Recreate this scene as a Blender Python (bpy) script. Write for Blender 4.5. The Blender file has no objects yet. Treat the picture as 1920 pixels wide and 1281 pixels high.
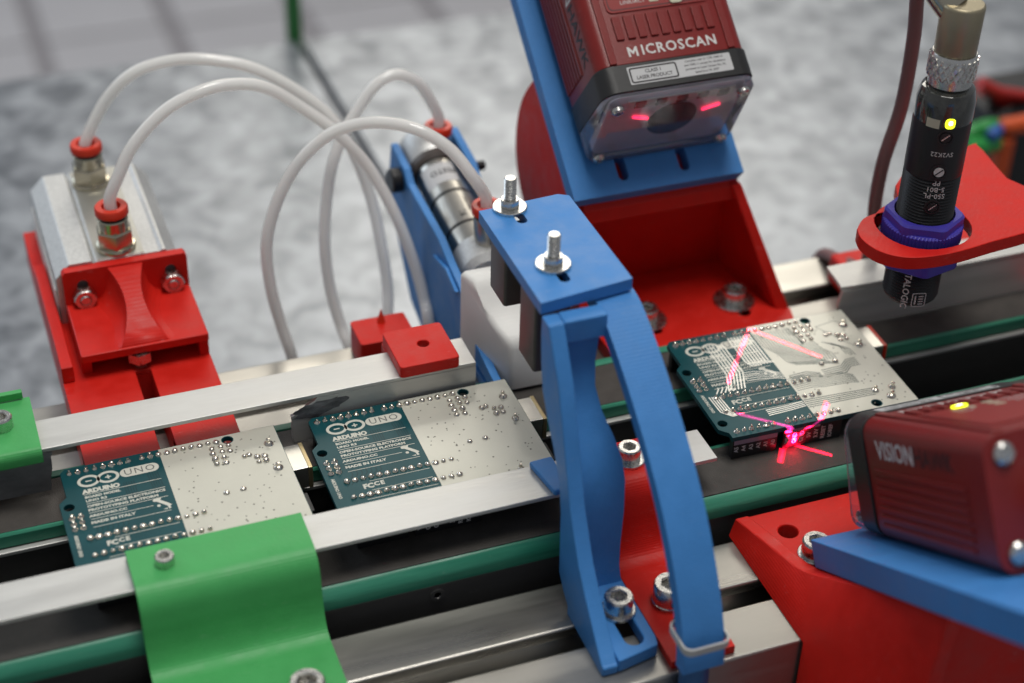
import bpy, bmesh, math, random
from mathutils import Vector, Matrix, Euler
from mathutils.geometry import tessellate_polygon
random.seed(7)
S = 0.001                      # everything below is written in millimetres
scn = bpy.context.scene
COL = scn.collection
# ------------------------------------------------------------------ camera
F_PX = 3250.0
CAM = Vector((-162.189, -366.208, 338.137))
FWD = Vector((0.29619187, 0.75620021, -0.58346518)).normalized()
RIGHT = Vector((0.93689505, -0.34881857, 0.02352158)).normalized()
DOWN = FWD.cross(RIGHT).normalized()
cam = bpy.data.objects.new('camera', bpy.data.cameras.new('camera'))
COL.objects.link(cam)
cam.matrix_world = Matrix((( RIGHT.x, -DOWN.x, -FWD.x, CAM.x*S), (RIGHT.y, -DOWN.y, -FWD.y, CAM.y*S),
                           (RIGHT.z, -DOWN.z, -FWD.z, CAM.z*S), (0, 0, 0, 1)))
cam.data.sensor_width = 36; cam.data.lens = F_PX/1920*36
cam.data.clip_start = 0.01; cam.data.clip_end = 50
cam.data.dof.use_dof = True; cam.data.dof.focus_distance = 0.535; cam.data.dof.aperture_fstop = 6.8
scn.camera = cam
# ------------------------------------------------------------------ light
w = bpy.data.worlds.new('World'); scn.world = w; w.use_nodes = True
w.node_tree.nodes['Background'].inputs[0].default_value = (0.88, 0.92, 1.0, 1)
w.node_tree.nodes['Background'].inputs[1].default_value = 0.27
def area(name, loc, target, sx, sy, power, col):
    l = bpy.data.lights.new(name, 'AREA'); l.shape = 'RECTANGLE'; l.size = sx; l.size_y = sy; l.energy = power; l.color = col
    o = bpy.data.objects.new(name, l); COL.objects.link(o); o.location = loc
    o.rotation_euler = (Vector(target)-Vector(loc)).to_track_quat('-Z', 'Y').to_euler()
    return o
area('window_light', (-1.5, 2.7, 1.25), (0.05, 0.2, 0), 2.2, 1.3, 20, (0.72, 0.85, 1.0))
area('side_window_light', (1.0, 2.5, 1.65), (0.08, 0.15, 0), 1.5, 0.9, 21, (1.0, 0.94, 0.83))
area('ceiling_light', (0.15, 0.0, 2.3), (0.03, 0.1, 0), 1.0, 0.8, 36, (1.0, 0.97, 0.92))
scn.view_settings.view_transform = 'Standard'; scn.view_settings.look = 'None'
scn.view_settings.exposure = 0.0; scn.view_settings.gamma = 1.0
try:
    scn.cycles.max_bounces = 10; scn.cycles.transmission_bounces = 8; scn.cycles.caustics_refractive = False; scn.cycles.caustics_reflective = False
    scn.cycles.sample_clamp_indirect = 4
except Exception: pass

def at(px, py, **k):
    """photo pixel -> point where its ray meets the plane x=, y= or z= (mm)"""
    d = FWD + RIGHT*((px-960)/F_PX) + DOWN*((py-640.5)/F_PX)
    i = 'xyz'.index(list(k)[0]); t = (list(k.values())[0]-CAM[i])/d[i]
    return CAM + d*t

# ------------------------------------------------------------------ materials
MATS = {}
def nodes(m): return m.node_tree.nodes, m.node_tree.links
def mat(name, col, rough=0.5, metal=0.0, var=0.0, vscale=120.0, bump=0.0, bscale=900.0, spec=0.5, coat=0.0, trans=0.0, sss=0.0, emit=0.0, ior=1.45,
        layers=0.0, col2=None, aniso=None, rvar=0.0, scuff=0.0):
    if name in MATS: return MATS[name]
    m = bpy.data.materials.new(name); m.use_nodes = True; N, L = nodes(m); p = N['Principled BSDF']
    I = p.inputs
    I['Base Color'].default_value = (*col, 1); I['Roughness'].default_value = rough; I['Metallic'].default_value = metal
    I['Specular IOR Level'].default_value = spec; I['Coat Weight'].default_value = coat; I['Transmission Weight'].default_value = trans
    I['IOR'].default_value = ior
    if sss: I['Subsurface Weight'].default_value = sss; I['Subsurface Radius'].default_value = (0.002, 0.002, 0.002); I['Subsurface Scale'].default_value = 1.0
    if emit: I['Emission Color'].default_value = (*col, 1); I['Emission Strength'].default_value = emit
    tc = N.new('ShaderNodeTexCoord'); src = tc.outputs['Object']
    if aniso:
        mp = N.new('ShaderNodeMapping'); mp.inputs['Scale'].default_value = aniso; L.new(src, mp.inputs[0]); src = mp.outputs[0]
    if var or col2:
        n = N.new('ShaderNodeTexNoise'); n.inputs['Scale'].default_value = vscale; n.inputs['Detail'].default_value = 5; n.inputs['Roughness'].default_value = 0.6
        L.new(src, n.inputs[0])
        mx = N.new('ShaderNodeMix'); mx.data_type = 'RGBA'
        c2 = col2 or tuple(c*(1+var) for c in col); c1 = col if col2 else tuple(c*(1-var) for c in col)
        mx.inputs[6].default_value = (*c1, 1); mx.inputs[7].default_value = (*[min(1, c) for c in c2], 1)
        rp = N.new('ShaderNodeMapRange'); rp.inputs[1].default_value = 0.3; rp.inputs[2].default_value = 0.7
        L.new(n.outputs[0], rp.inputs[0]); L.new(rp.outputs[0], mx.inputs[0]); L.new(mx.outputs[2], I['Base Color'])
        if rvar:
            r2 = N.new('ShaderNodeMapRange'); r2.inputs[1].default_value = 0.3; r2.inputs[2].default_value = 0.7
            r2.inputs[3].default_value = rough-rvar; r2.inputs[4].default_value = rough+rvar
            L.new(n.outputs[0], r2.inputs[0]); L.new(r2.outputs[0], I['Roughness'])
    if scuff:
        prev = I['Base Color'].links[0].from_socket if I['Base Color'].is_linked else None
        mp2 = N.new('ShaderNodeMapping'); mp2.inputs['Scale'].default_value = (0.25, 1, 0.6); mp2.inputs['Rotation'].default_value = (0.3, 0.5, 0.7); L.new(tc.outputs['Object'], mp2.inputs[0])
        ns = N.new('ShaderNodeTexNoise'); ns.inputs['Scale'].default_value = 900; ns.inputs['Detail'].default_value = 6; ns.inputs['Roughness'].default_value = 0.7; L.new(mp2.outputs[0], ns.inputs[0])
        nb = N.new('ShaderNodeTexNoise'); nb.inputs['Scale'].default_value = 70; nb.inputs['Detail'].default_value = 4; L.new(tc.outputs['Object'], nb.inputs[0])
        r3 = N.new('ShaderNodeMapRange'); r3.inputs[1].default_value = 0.60; r3.inputs[2].default_value = 0.72; L.new(ns.outputs[0], r3.inputs[0])
        r4 = N.new('ShaderNodeMapRange'); r4.inputs[1].default_value = 0.45; r4.inputs[2].default_value = 0.68; r4.inputs[4].default_value = scuff; L.new(nb.outputs[0], r4.inputs[0])
        mm = N.new('ShaderNodeMath'); mm.operation = 'MULTIPLY'; L.new(r3.outputs[0], mm.inputs[0]); L.new(r4.outputs[0], mm.inputs[1])
        sm = N.new('ShaderNodeMix'); sm.data_type = 'RGBA'; sm.inputs[6].default_value = (*col, 1); sm.inputs[7].default_value = (*[c*0.45+0.33 for c in col], 1)
        if prev: L.new(prev, sm.inputs[6])
        L.new(mm.outputs[0], sm.inputs[0]); L.new(sm.outputs[2], I['Base Color'])
    hgt = None
    if bump:
        n = N.new('ShaderNodeTexNoise'); n.inputs['Scale'].default_value = bscale; n.inputs['Detail'].default_value = 3; L.new(src, n.inputs[0])
        b = N.new('ShaderNodeBump'); b.inputs['Strength'].default_value = bump; b.inputs['Distance'].default_value = 0.0004
        L.new(n.outputs[0], b.inputs['Height']); hgt = b
    if layers:
        wv = N.new('ShaderNodeTexWave'); wv.wave_type = 'BANDS'; wv.bands_direction = 'Z'; wv.inputs['Scale'].default_value = 1/(0.0006*3.18)
        wv.inputs['Distortion'].default_value = 0.6; wv.inputs['Detail'].default_value = 1
        L.new(tc.outputs['Object'], wv.inputs[0])
        b2 = N.new('ShaderNodeBump'); b2.inputs['Strength'].default_value = layers; b2.inputs['Distance'].default_value = 0.00006
        L.new(wv.outputs[1], b2.inputs['Height'])
        if hgt: L.new(hgt.outputs[0], b2.inputs['Normal'])
        hgt = b2
    if hgt: L.new(hgt.outputs[0], I['Normal'])
    MATS[name] = m
    return m
RED = mat('printed_red', (0.58, 0.014, 0.008), 0.46, spec=0.30, var=0.07, vscale=140, bump=0.16, bscale=900, layers=0.55, rvar=0.10, scuff=0.30)
BLUE = mat('printed_blue', (0.055, 0.225, 0.55), 0.46, spec=0.34, var=0.05, vscale=140, bump=0.18, bscale=900, layers=0.5, rvar=0.10, scuff=0.30)
GREEN = mat('printed_green', (0.065, 0.37, 0.105), 0.46, spec=0.36, var=0.05, vscale=140, bump=0.14, bscale=900, layers=0.55, rvar=0.10, scuff=0.30)
WHITEP = mat('printed_white', (0.80, 0.79, 0.75), 0.5, var=0.05, vscale=40, bump=0.1, layers=0.2)
ALU = mat('anodised_aluminium', (0.60, 0.595, 0.57), 0.44, 0.55, var=0.10, vscale=160, bump=0.14, bscale=1400, aniso=(0.12, 1, 1), rvar=0.10, scuff=0.45)
ALUP = mat('profile_aluminium', (0.42, 0.405, 0.37), 0.34, 0.95, var=0.06, vscale=60, bump=0.04, bscale=1500, aniso=(0.1, 1, 1), rvar=0.12)
ALUC = mat('cast_aluminium', (0.60, 0.60, 0.585), 0.45, 0.55, var=0.12, vscale=900, bump=0.3, bscale=1200)
ALUS = mat('smooth_aluminium', (0.50, 0.49, 0.44), 0.38, 0.8, var=0.05, vscale=100)
SAWN = mat('sawn_aluminium', (0.30, 0.30, 0.31), 0.5, 0.7, vscale=90, col2=(0.10, 0.10, 0.11), bump=0.3, bscale=500, aniso=(0.5, 1, 1))
SAWD = mat('saw_smear', (0.055, 0.055, 0.06), 0.5, 0.4, vscale=400, col2=(0.30, 0.30, 0.31), aniso=(0.4, 1, 1), bump=0.3, bscale=700)
STEEL = mat('zinc_steel', (0.62, 0.61, 0.58), 0.26, 1.0, var=0.12, vscale=700, bump=0.05, bscale=1500, rvar=0.1)
NICKEL = mat('nickel_brass', (0.52, 0.47, 0.36), 0.22, 1.0, var=0.06, vscale=300)
STAIN = mat('stainless_tube', (0.55, 0.52, 0.46), 0.28, 1.0, var=0.05, vscale=300)
BLACK = mat('black_plastic', (0.012, 0.012, 0.013), 0.4, bump=0.1, bscale=1500)
DARKB = mat('sensor_housing', (0.075, 0.062, 0.055), 0.4, var=0.1, vscale=200)
RAIL = mat('dark_anodised', (0.17, 0.165, 0.16), 0.42, 0.7, var=0.12, vscale=80, bump=0.1, aniso=(0.2, 1, 1), rvar=0.08, scuff=0.45)
VOID = mat('black_void', (0.006, 0.006, 0.006), 0.8)
BELT = mat('belt_fabric', (0.060, 0.054, 0.048), 0.6, var=0.2, vscale=150, bump=0.5, bscale=2500)
BELTG = mat('belt_green', (0.02, 0.18, 0.108), 0.42, vscale=120, col2=(0.06, 0.30, 0.19), bump=0.3, bscale=700, aniso=(0.12, 1, 1), rvar=0.12, scuff=0.25)
PCB = mat('solder_mask_teal', (0.005, 0.062, 0.072), 0.36, var=0.15, vscale=80, spec=0.3, coat=0.0)
PCBE = mat('pcb_edge', (0.05, 0.10, 0.085), 0.6)
SILK = mat('silkscreen', (0.62, 0.61, 0.53), 0.5)
SILV = mat('silver_print', (0.57, 0.56, 0.48), 0.36, 0.15, var=0.04, vscale=60, bump=0.04, bscale=1200, coat=0.15)
SILVINK = mat('grey_ink', (0.26, 0.26, 0.23), 0.5)
GAPDARK = mat('trace_gap', (0.10, 0.125, 0.115), 0.45)  # dark half of the mirrored glare contrast, put into the colour
PILLINK = mat('pill_ink', (0.13, 0.14, 0.13), 0.5)
VIA = mat('via_hole', (0.22, 0.215, 0.18), 0.5)
TRACE = mat('shining_trace', (0.74, 0.73, 0.67), 0.30, 0.4)  # shine of the traces under bright light, put into the colour
TRACED = mat('trace_under_mask', (0.004, 0.036, 0.043), 0.36, spec=0.3)
SOLDER = mat('solder', (0.72, 0.67, 0.58), 0.22, 1.0, var=0.1, vscale=900)
USBM = mat('usb_shell', (0.66, 0.64, 0.58), 0.28, 0.9, var=0.06, vscale=200)
BRASSY = mat('usb_rim', (0.56, 0.45, 0.25), 0.35, 0.8)
TUBE = mat('air_tube', (0.97, 0.965, 0.93), 0.14, coat=0.8, sss=0.4, spec=0.7)
_N, _L = nodes(TUBE); _t = _N.new('ShaderNodeBsdfTranslucent'); _t.inputs[0].default_value = (1.0, 0.99, 0.96, 1); _m = _N.new('ShaderNodeMixShader'); _m.inputs[0].default_value = 0.45
_L.new(_N['Principled BSDF'].outputs[0], _m.inputs[1]); _L.new(_t.outputs[0], _m.inputs[2]); _L.new(_m.outputs[0], _N['Material Output'].inputs[0])
COLLAR = mat('red_collar', (0.62, 0.035, 0.012), 0.35, bump=0.1, bscale=900)
CAMRED = mat('camera_red', (0.19, 0.014, 0.012), 0.32, var=0.06, vscale=200, bump=0.12, bscale=2500, scuff=0.30)
CAMREDL = mat('camera_red_panel', (0.25, 0.020, 0.017), 0.42, bump=0.12, bscale=2500)
CAMDARK = mat('camera_band', (0.018, 0.018, 0.018), 0.42, bump=0.2, bscale=2500)
def clear_mat():
    m = bpy.data.materials.new('clear_cover'); m.use_nodes = True; N, L = nodes(m); N.remove(N['Principled BSDF'])
    tr = N.new('ShaderNodeBsdfTransparent'); tr.inputs[0].default_value = (0.93, 0.93, 0.96, 1)
    gl = N.new('ShaderNodeBsdfGlossy'); gl.inputs['Roughness'].default_value = 0.06; gl.inputs[0].default_value = (0.95, 0.95, 1, 1)
    fr = N.new('ShaderNodeFresnel'); fr.inputs[0].default_value = 1.5
    ad = N.new('ShaderNodeMath'); ad.operation = 'MULTIPLY_ADD'; ad.inputs[1].default_value = 0.9; ad.inputs[2].default_value = 0.05; L.new(fr.outputs[0], ad.inputs[0])
    mx = N.new('ShaderNodeMixShader'); L.new(ad.outputs[0], mx.inputs[0]); L.new(tr.outputs[0], mx.inputs[1]); L.new(gl.outputs[0], mx.inputs[2])
    df = N.new('ShaderNodeBsdfDiffuse'); df.inputs[0].default_value = (0.85, 0.83, 0.90, 1); m2 = N.new('ShaderNodeMixShader'); m2.inputs[0].default_value = 0.07
    L.new(mx.outputs[0], m2.inputs[1]); L.new(df.outputs[0], m2.inputs[2])
    L.new(m2.outputs[0], N['Material Output'].inputs[0]); return m
CLEAR = clear_mat()
REFL = mat('window_inner', (0.84, 0.79, 0.88), 0.35, 0.0, var=0.1, vscale=80)
LENS = mat('lens_dark', (0.012, 0.008, 0.022), 0.2, spec=0.15)
LEDCORE = mat('led_core', (1.0, 1.0, 0.55), 0.4, emit=6.0)
PRINTW = mat('white_print', (0.62, 0.61, 0.59), 0.5, var=0.12, vscale=1500)
PRINTD = mat('dark_print', (0.020, 0.016, 0.018), 0.5)
LABEL = mat('label_paper', (0.52, 0.52, 0.52), 0.4)
LEDY = mat('yellow_led_lit', (0.85, 1.0, 0.02), 0.4, emit=2.2)
LEDR = mat('laser_emitter', (1.0, 0.03, 0.10), 0.4, emit=3.0)
LEDOFF = mat('led_window', (0.50, 0.48, 0.36), 0.3)
SMOKE = mat('smoked_clear', (0.035, 0.036, 0.030), 0.12, coat=1.0, var=0.5, vscale=300)
NUTB = mat('nut_blue', (0.055, 0.042, 0.36), 0.45, var=0.05, vscale=100)
CONN = mat('connector_brass', (0.36, 0.315, 0.215), 0.40, 0.8, var=0.05, vscale=100, bump=0.1)
CABLE = mat('cable_brown', (0.20, 0.105, 0.10), 0.38, var=0.06, vscale=60)
CABLEB = mat('cable_blue', (0.03, 0.11, 0.27), 0.45)
TIE = mat('zip_tie', (0.62, 0.61, 0.58), 0.35, trans=0.2)
LILAC = mat('header_sticker', (0.34, 0.30, 0.38), 0.35)
WIREG = mat('wire_green', (0.03, 0.28, 0.06), 0.4); WIRER = mat('wire_red', (0.42, 0.02, 0.015), 0.4); WIREB = mat('wire_blue', (0.03, 0.10, 0.35), 0.4)
ORANGE = mat('orange_frame', (0.55, 0.075, 0.012), 0.45)
POSTG = mat('green_paint', (0.03, 0.17, 0.045), 0.45)
FLOORT = mat('floor_tile', (0.52, 0.505, 0.515), 0.5, var=0.05, vscale=4)
FLOORJ = mat('floor_joint', (0.29, 0.27, 0.28), 0.7)
def galv():
    m = bpy.data.materials.new('galvanised_sheet'); m.use_nodes = True; N, L = nodes(m); p = N['Principled BSDF']
    tc = N.new('ShaderNodeTexCoord')
    n0 = N.new('ShaderNodeTexNoise'); n0.inputs['Scale'].default_value = 45; n0.inputs['Detail'].default_value = 2; L.new(tc.outputs['Object'], n0.inputs[0])
    ad = N.new('ShaderNodeMix'); ad.data_type = 'VECTOR'; ad.inputs[0].default_value = 0.03
    L.new(tc.outputs['Object'], ad.inputs[4]); L.new(n0.outputs[1], ad.inputs[5])
    v = N.new('ShaderNodeTexVoronoi'); v.inputs['Scale'].default_value = 110; L.new(ad.outputs[1], v.inputs[0])
    n = N.new('ShaderNodeTexNoise'); n.inputs['Scale'].default_value = 58; n.inputs['Detail'].default_value = 2; n.inputs['Roughness'].default_value = 0.45; n.inputs['Distortion'].default_value = 0.8
    L.new(tc.outputs['Object'], n.inputs[0])
    bw = N.new('ShaderNodeRGBToBW'); L.new(v.outputs['Color'], bw.inputs[0])
    mx = N.new('ShaderNodeMath'); mx.operation = 'MULTIPLY_ADD'; mx.inputs[1].default_value = 0.10; L.new(bw.outputs[0], mx.inputs[0]); L.new(n.outputs[0], mx.inputs[2])
    r = N.new('ShaderNodeValToRGB'); r.color_ramp.elements[0].position = 0.34; r.color_ramp.elements[0].color = (0.150, 0.163, 0.182, 1)
    r.color_ramp.elements[1].position = 0.76; r.color_ramp.elements[1].color = (0.38, 0.402, 0.432, 1)
    L.new(mx.outputs[0], r.inputs[0]); L.new(r.outputs[0], p.inputs['Base Color'])
    p.inputs['Metallic'].default_value = 0.55
    rr = N.new('ShaderNodeMapRange'); rr.inputs[1].default_value = 0.4; rr.inputs[2].default_value = 1.0; rr.inputs[3].default_value = 0.31; rr.inputs[4].default_value = 0.44
    L.new(mx.outputs[0], rr.inputs[0]); L.new(rr.outputs[0], p.inputs['Roughness'])
    return m
GALV = galv()

# ------------------------------------------------------------------ mesh tools (mm)
def circ(cx, cy, r, n=24, a0=0.0): return [(cx+r*math.cos(a0+2*math.pi*i/n), cy+r*math.sin(a0+2*math.pi*i/n)) for i in range(n)]
def slot2(cx, cy, hx, hy, r=None, n=8):
    """rounded rectangle outline"""
    r = min(hx, hy) if r is None else r
    P = []
    for sx, sy, a in ((1, 1, 0), (-1, 1, 90), (-1, -1, 180), (1, -1, 270)):
        for i in range(n+1):
            t = math.radians(a+90*i/n); P.append((cx+sx*(hx-r)+r*math.cos(t), cy+sy*(hy-r)+r*math.sin(t)))
    Q = [P[0]]
    for q in P[1:]:
        if (q[0]-Q[-1][0])**2+(q[1]-Q[-1][1])**2 > 1e-8: Q.append(q)
    if (Q[0][0]-Q[-1][0])**2+(Q[0][1]-Q[-1][1])**2 < 1e-8: Q.pop()
    return Q
class G:
    def __init__(s): s.v = []; s.f = []; s.holed = False
    def add(s, vs, fs):
        b = len(s.v); s.v += [Vector(q) for q in vs]; s.f += [tuple(b+i for i in f) for f in fs]; return s
    def box(s, x0, x1, y0, y1, z0, z1):
        v = [(x, y, z) for z in (z0, z1) for y in (y0, y1) for x in (x0, x1)]
        return s.add(v, [(0, 2, 3, 1), (4, 5, 7, 6), (0, 1, 5, 4), (2, 6, 7, 3), (0, 4, 6, 2), (1, 3, 7, 5)])
    def plate(s, outer, a, b, axis='z', holes=()):
        """2-D outline (with holes) extruded from a to b along axis; 2-D coords are (x,y), (y,z) for 'x', (x,z) for 'y'"""
        def area2(P): return sum(P[i][0]*P[(i+1) % len(P)][1]-P[(i+1) % len(P)][0]*P[i][1] for i in range(len(P)))
        loops = [list(outer) if area2(outer) > 0 else list(outer)[::-1]]+[list(h) if area2(h) < 0 else list(h)[::-1] for h in holes]
        def m3(q, h): return {'z': (q[0], q[1], h), 'x': (h, q[0], q[1]), 'y': (q[0], h, q[1])}[axis]
        s.holed = s.holed or len(loops) > 1
        flat = [q for l in loops for q in l]; n = len(flat)
        tri = tessellate_polygon([[Vector((q[0], q[1], 0)) for q in l] for l in loops])
        vs = [m3(q, a) for q in flat]+[m3(q, b) for q in flat]
        fs = []
        for t in tri:
            (ax, ay), (bx, by), (cx, cy) = flat[t[0]], flat[t[1]], flat[t[2]]
            ar = (bx-ax)*(cy-ay)-(cx-ax)*(by-ay)
            if abs(ar) < 1e-9: continue
            t = t if ar > 0 else t[::-1]
            fs.append(tuple(i+n for i in t)); fs.append(tuple(t[::-1]))
        k = 0
        for l in loops:
            m = len(l)
            for i in range(m): j = (i+1) % m; fs.append((k+i, k+j, k+j+n, k+i+n))
            k += m
        flip = (axis == 'y') != (b < a)
        if flip: fs = [f[::-1] for f in fs]
        return s.add(vs, fs)
    def rings(s, rs, close=True):
        """skin a list of equal-length rings; ends capped"""
        n = len(rs[0]); vs = [q for r in rs for q in r]; fs = []
        for k in range(len(rs)-1):
            for i in range(n): j = (i+1) % n; fs.append((k*n+i, k*n+j, (k+1)*n+j, (k+1)*n+i))
        if close: fs.append(tuple(range(n))[::-1]); fs.append(tuple((len(rs)-1)*n+i for i in range(n)))
        return s.add(vs, fs)
    def lathe(s, prof, p0=(0, 0, 0), d=(0, 0, 1), n=24, close=True, a0=0.0):
        """profile [(radius, height)] turned about the axis d through p0"""
        d = Vector(d).normalized(); p0 = Vector(p0); a = d.orthogonal().normalized(); b = d.cross(a)
        if abs(d.z) > 0.9: a = Vector((1, 0, 0)); a = (a-d*a.dot(d)).normalized(); b = d.cross(a)
        return s.rings([[p0+d*h+(a*math.cos(a0+2*math.pi*i/n)+b*math.sin(a0+2*math.pi*i/n))*max(r, 1e-3) for i in range(n)] for r, h in prof], close)
    def tube(s, pts, r, n=12):
        pts = [Vector(q) for q in pts]; up = None; rs = []
        for i, q in enumerate(pts):
            t = (pts[min(i+1, len(pts)-1)]-pts[max(i-1, 0)]).normalized()
            if up is None: up = t.orthogonal().normalized()
            up = (up-t*up.dot(t)).normalized(); b = t.cross(up)
            rs.append([q+(up*math.cos(2*math.pi*k/n)+b*math.sin(2*math.pi*k/n))*r for k in range(n)])
        return s.rings(rs)
    def xf(s, M):
        s.v = [M @ q for q in s.v]; return s
    def sphere(s, c, r, n=12, m=6, sz=1.0):
        return s.lathe([(r*math.sin(math.pi*k/m), -r*sz*math.cos(math.pi*k/m)) for k in range(m+1)], c, n=n)
def spline(P, n=8):
    P = [Vector(q) for q in P]; out = []
    for i in range(len(P)-1):
        a, b, c, d = P[max(i-1, 0)], P[i], P[i+1], P[min(i+2, len(P)-1)]
        for k in range(n):
            t = k/n; out.append(0.5*((2*b)+(c-a)*t+(2*a-5*b+4*c-d)*t*t+(3*b-a-3*c+d)*t**3))
    out.append(P[-1]); return out
def strip_profile(P, th):
    """outline of a bent strip of thickness th around a 2-D centre line"""
    A, B = [], []
    for i, q in enumerate(P):
        a = P[max(i-1, 0)]; b = P[min(i+1, len(P)-1)]; dx, dy = b[0]-a[0], b[1]-a[1]; l = math.hypot(dx, dy); nx, ny = -dy/l*th/2, dx/l*th/2
        A.append((q[0]+nx, q[1]+ny)); B.append((q[0]-nx, q[1]-ny))
    return A+B[::-1]
def smooth2(P, n=6): return [(q.x, q.y) for q in spline([(a, b, 0) for a, b in P], n)]

ORG = {}          # object -> world matrix in mm of its frame
def mesh_of(g, name, sharp=35, inv=None):
    me = bpy.data.meshes.new(name)
    vs = [(inv @ q if inv else q)*S for q in g.v]
    me.from_pydata([tuple(q) for q in vs], [], g.f); me.update()
    bm = bmesh.new(); bm.from_mesh(me); bmesh.ops.recalc_face_normals(bm, faces=bm.faces)
    if g.holed and len(g.f) < 3000: bmesh.ops.dissolve_limit(bm, angle_limit=0.01, verts=bm.verts, edges=bm.edges)
    bm.to_mesh(me); bm.free()
    for f in me.polygons: f.use_smooth = True
    me.set_sharp_from_angle(angle=math.radians(sharp))
    return me
def link(o, parent): 
    COL.objects.link(o)
    if parent: o.parent = parent
def bevelmod(o, wdt, seg=2):
    b = o.modifiers.new('bevel', 'BEVEL'); b.width = wdt*S; b.segments = seg; b.limit_method = 'ANGLE'; b.angle_limit = math.radians(32); b.use_clamp_overlap = True; b.harden_normals = True
def thing(name, label, cat, loc, group=None, M=None):
    o = bpy.data.objects.new(name, None); o.empty_display_size = 0.005; link(o, None)
    M = M or Matrix.Translation(Vector(loc))
    Ms = M.copy(); Ms.translation = M.translation*S; o.matrix_world = Ms
    ORG[o] = M; o['label'] = label; o['category'] = cat
    if group: o['group'] = group
    return o
def part(name, g, m, parent, bevel=0, local=False, label=None, sharp=35):
    """mesh in world mm (or in the thing's own frame when local)"""
    W = ORG[parent]
    o = bpy.data.objects.new(name, mesh_of(g, name, sharp, None if local else W.inverted())); o.data.materials.append(m)
    link(o, parent); ORG[o] = W
    if bevel: bevelmod(o, bevel)
    if label: o['label'] = label
    return o
def single(name, g, m, label, cat, loc=None, group=None, bevel=0, kind=None, sharp=35):
    if loc is None:
        c = sum(g.v, Vector())/len(g.v); loc = (c.x, c.y, min(q.z for q in g.v))
    W = Matrix.Translation(Vector(loc))
    o = bpy.data.objects.new(name, mesh_of(g, name, sharp, W.inverted())); o.data.materials.append(m); link(o, None)
    o.location = Vector(loc)*S; ORG[o] = W
    if bevel: bevelmod(o, bevel)
    if kind: o['kind'] = kind
    if label: o['label'] = label
    if cat: o['category'] = cat
    if group: o['group'] = group
    return o
def put(name, me, parent, loc, rot=None, local=False):
    if name == 'solder_joint' and rot is None:
        q_ = random.uniform(0.82, 1.12); rot = (Euler((random.uniform(-.16, .16), random.uniform(-.16, .16), random.uniform(0, 6))).to_matrix() @ Matrix.Diagonal((q_, q_*random.uniform(.85, 1.1), random.uniform(0.7, 1.15))))
    """a piece that shares mesh data; loc in world mm (or local mm)"""
    o = bpy.data.objects.new(name, me); link(o, parent)
    M = Matrix.Translation(Vector(loc)) @ (rot.to_4x4() if rot else Matrix())
    if not local: M = ORG[parent].inverted() @ M
    Ms = M.copy(); Ms.translation = M.translation*S; o.matrix_basis = Ms
    ORG[o] = (ORG[parent] @ M)
    return o
def rotto(d): return Vector((0, 0, 1)).rotation_difference(Vector(d)).to_matrix()
_tx = {}
def text_g(body, size, align='CENTER', bold=0.0, spacing=1.0, depth=0.03):
    """text as flat mesh in the xy plane, size = cap height in mm"""
    cu = bpy.data.curves.new('t', 'FONT'); cu.body = body; cu.size = size/0.69; cu.align_x = align; cu.align_y = 'CENTER'; cu.space_character = spacing
    cu.offset = bold; cu.resolution_u = 2; cu.extrude = depth
    o = bpy.data.objects.new('t', cu); COL.objects.link(o)
    me = bpy.data.meshes.new_from_object(o.evaluated_get(bpy.context.evaluated_depsgraph_get()))
    g = G(); g.v = [v.co.copy() for v in me.vertices]; g.f = [tuple(p.vertices) for p in me.polygons]
    bpy.data.objects.remove(o); bpy.data.curves.remove(cu); bpy.data.meshes.remove(me)
    return g
def frame(o, x, y, z=None):
    x = Vector(x).normalized(); y = Vector(y); y = (y-x*y.dot(x)).normalized(); z = x.cross(y)
    M = Matrix((x, y, z)).transposed().to_4x4(); M.translation = Vector(o); return M

# screws --------------------------------------------------------------
def socket_head(r, h):
    n = 24; hexr = r*0.56
    def hx(i):
        a = 2*math.pi*i/n; k = (a % (math.pi/3))-math.pi/6; return hexr*math.cos(math.pi/6)/math.cos(k)
    ring = lambda rr, z: [(rr*math.cos(2*math.pi*i/n), rr*math.sin(2*math.pi*i/n), z) for i in range(n)]
    hexa = lambda z: [(hx(i)*math.cos(2*math.pi*i/n), hx(i)*math.sin(2*math.pi*i/n), z) for i in range(n)]
    g = G(); g.rings([ring(r, 0), ring(r, h*0.88), ring(r*0.9, h), [(a*1.12, b*1.12, c) for a, b, c in hexa(h)], hexa(h*0.93), hexa(h*0.35)]); return g
def washer_g(ro, ri, t): return G().lathe([(ri, 0), (ro, 0), (ro, t*0.75), (ro-0.25, t), (ri, t), (ri, 0)], n=32, close=False)
def hexnut_g(r, h, hole=0.45):
    g = G(); n = 24; R6 = lambda i: r*math.cos(math.pi/6)/math.cos(((2*math.pi*i/n) % (math.pi/3))-math.pi/6)
    hexa = lambda s_, z: [(min(R6(i)*s_, r*0.96)*math.cos(2*math.pi*i/n), min(R6(i)*s_, r*0.96)*math.sin(2*math.pi*i/n), z) for i in range(n)]
    ring = lambda rr, z: [(rr*math.cos(2*math.pi*i/n), rr*math.sin(2*math.pi*i/n), z) for i in range(n)]
    g.rings([hexa(1, 0), hexa(1, h*0.85), ring(r*0.83, h), ring(r*hole*1.1, h), ring(r*hole, h*0.9), ring(r*hole, h*0.3)]); return g
def finish(me, m): me.materials.append(m); return me
M_HEAD5 = finish(mesh_of(socket_head(4.3, 5.0), 'socket_head_large'), STEEL)
M_HEAD6 = finish(mesh_of(socket_head(5.0, 6.0), 'socket_head_xl'), STEEL)
M_HEAD4 = finish(mesh_of(socket_head(3.5, 4.0), 'socket_head_mid'), STEEL)
M_HEAD3 = finish(mesh_of(socket_head(2.75, 3.0), 'socket_head_small'), STEEL)
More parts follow.
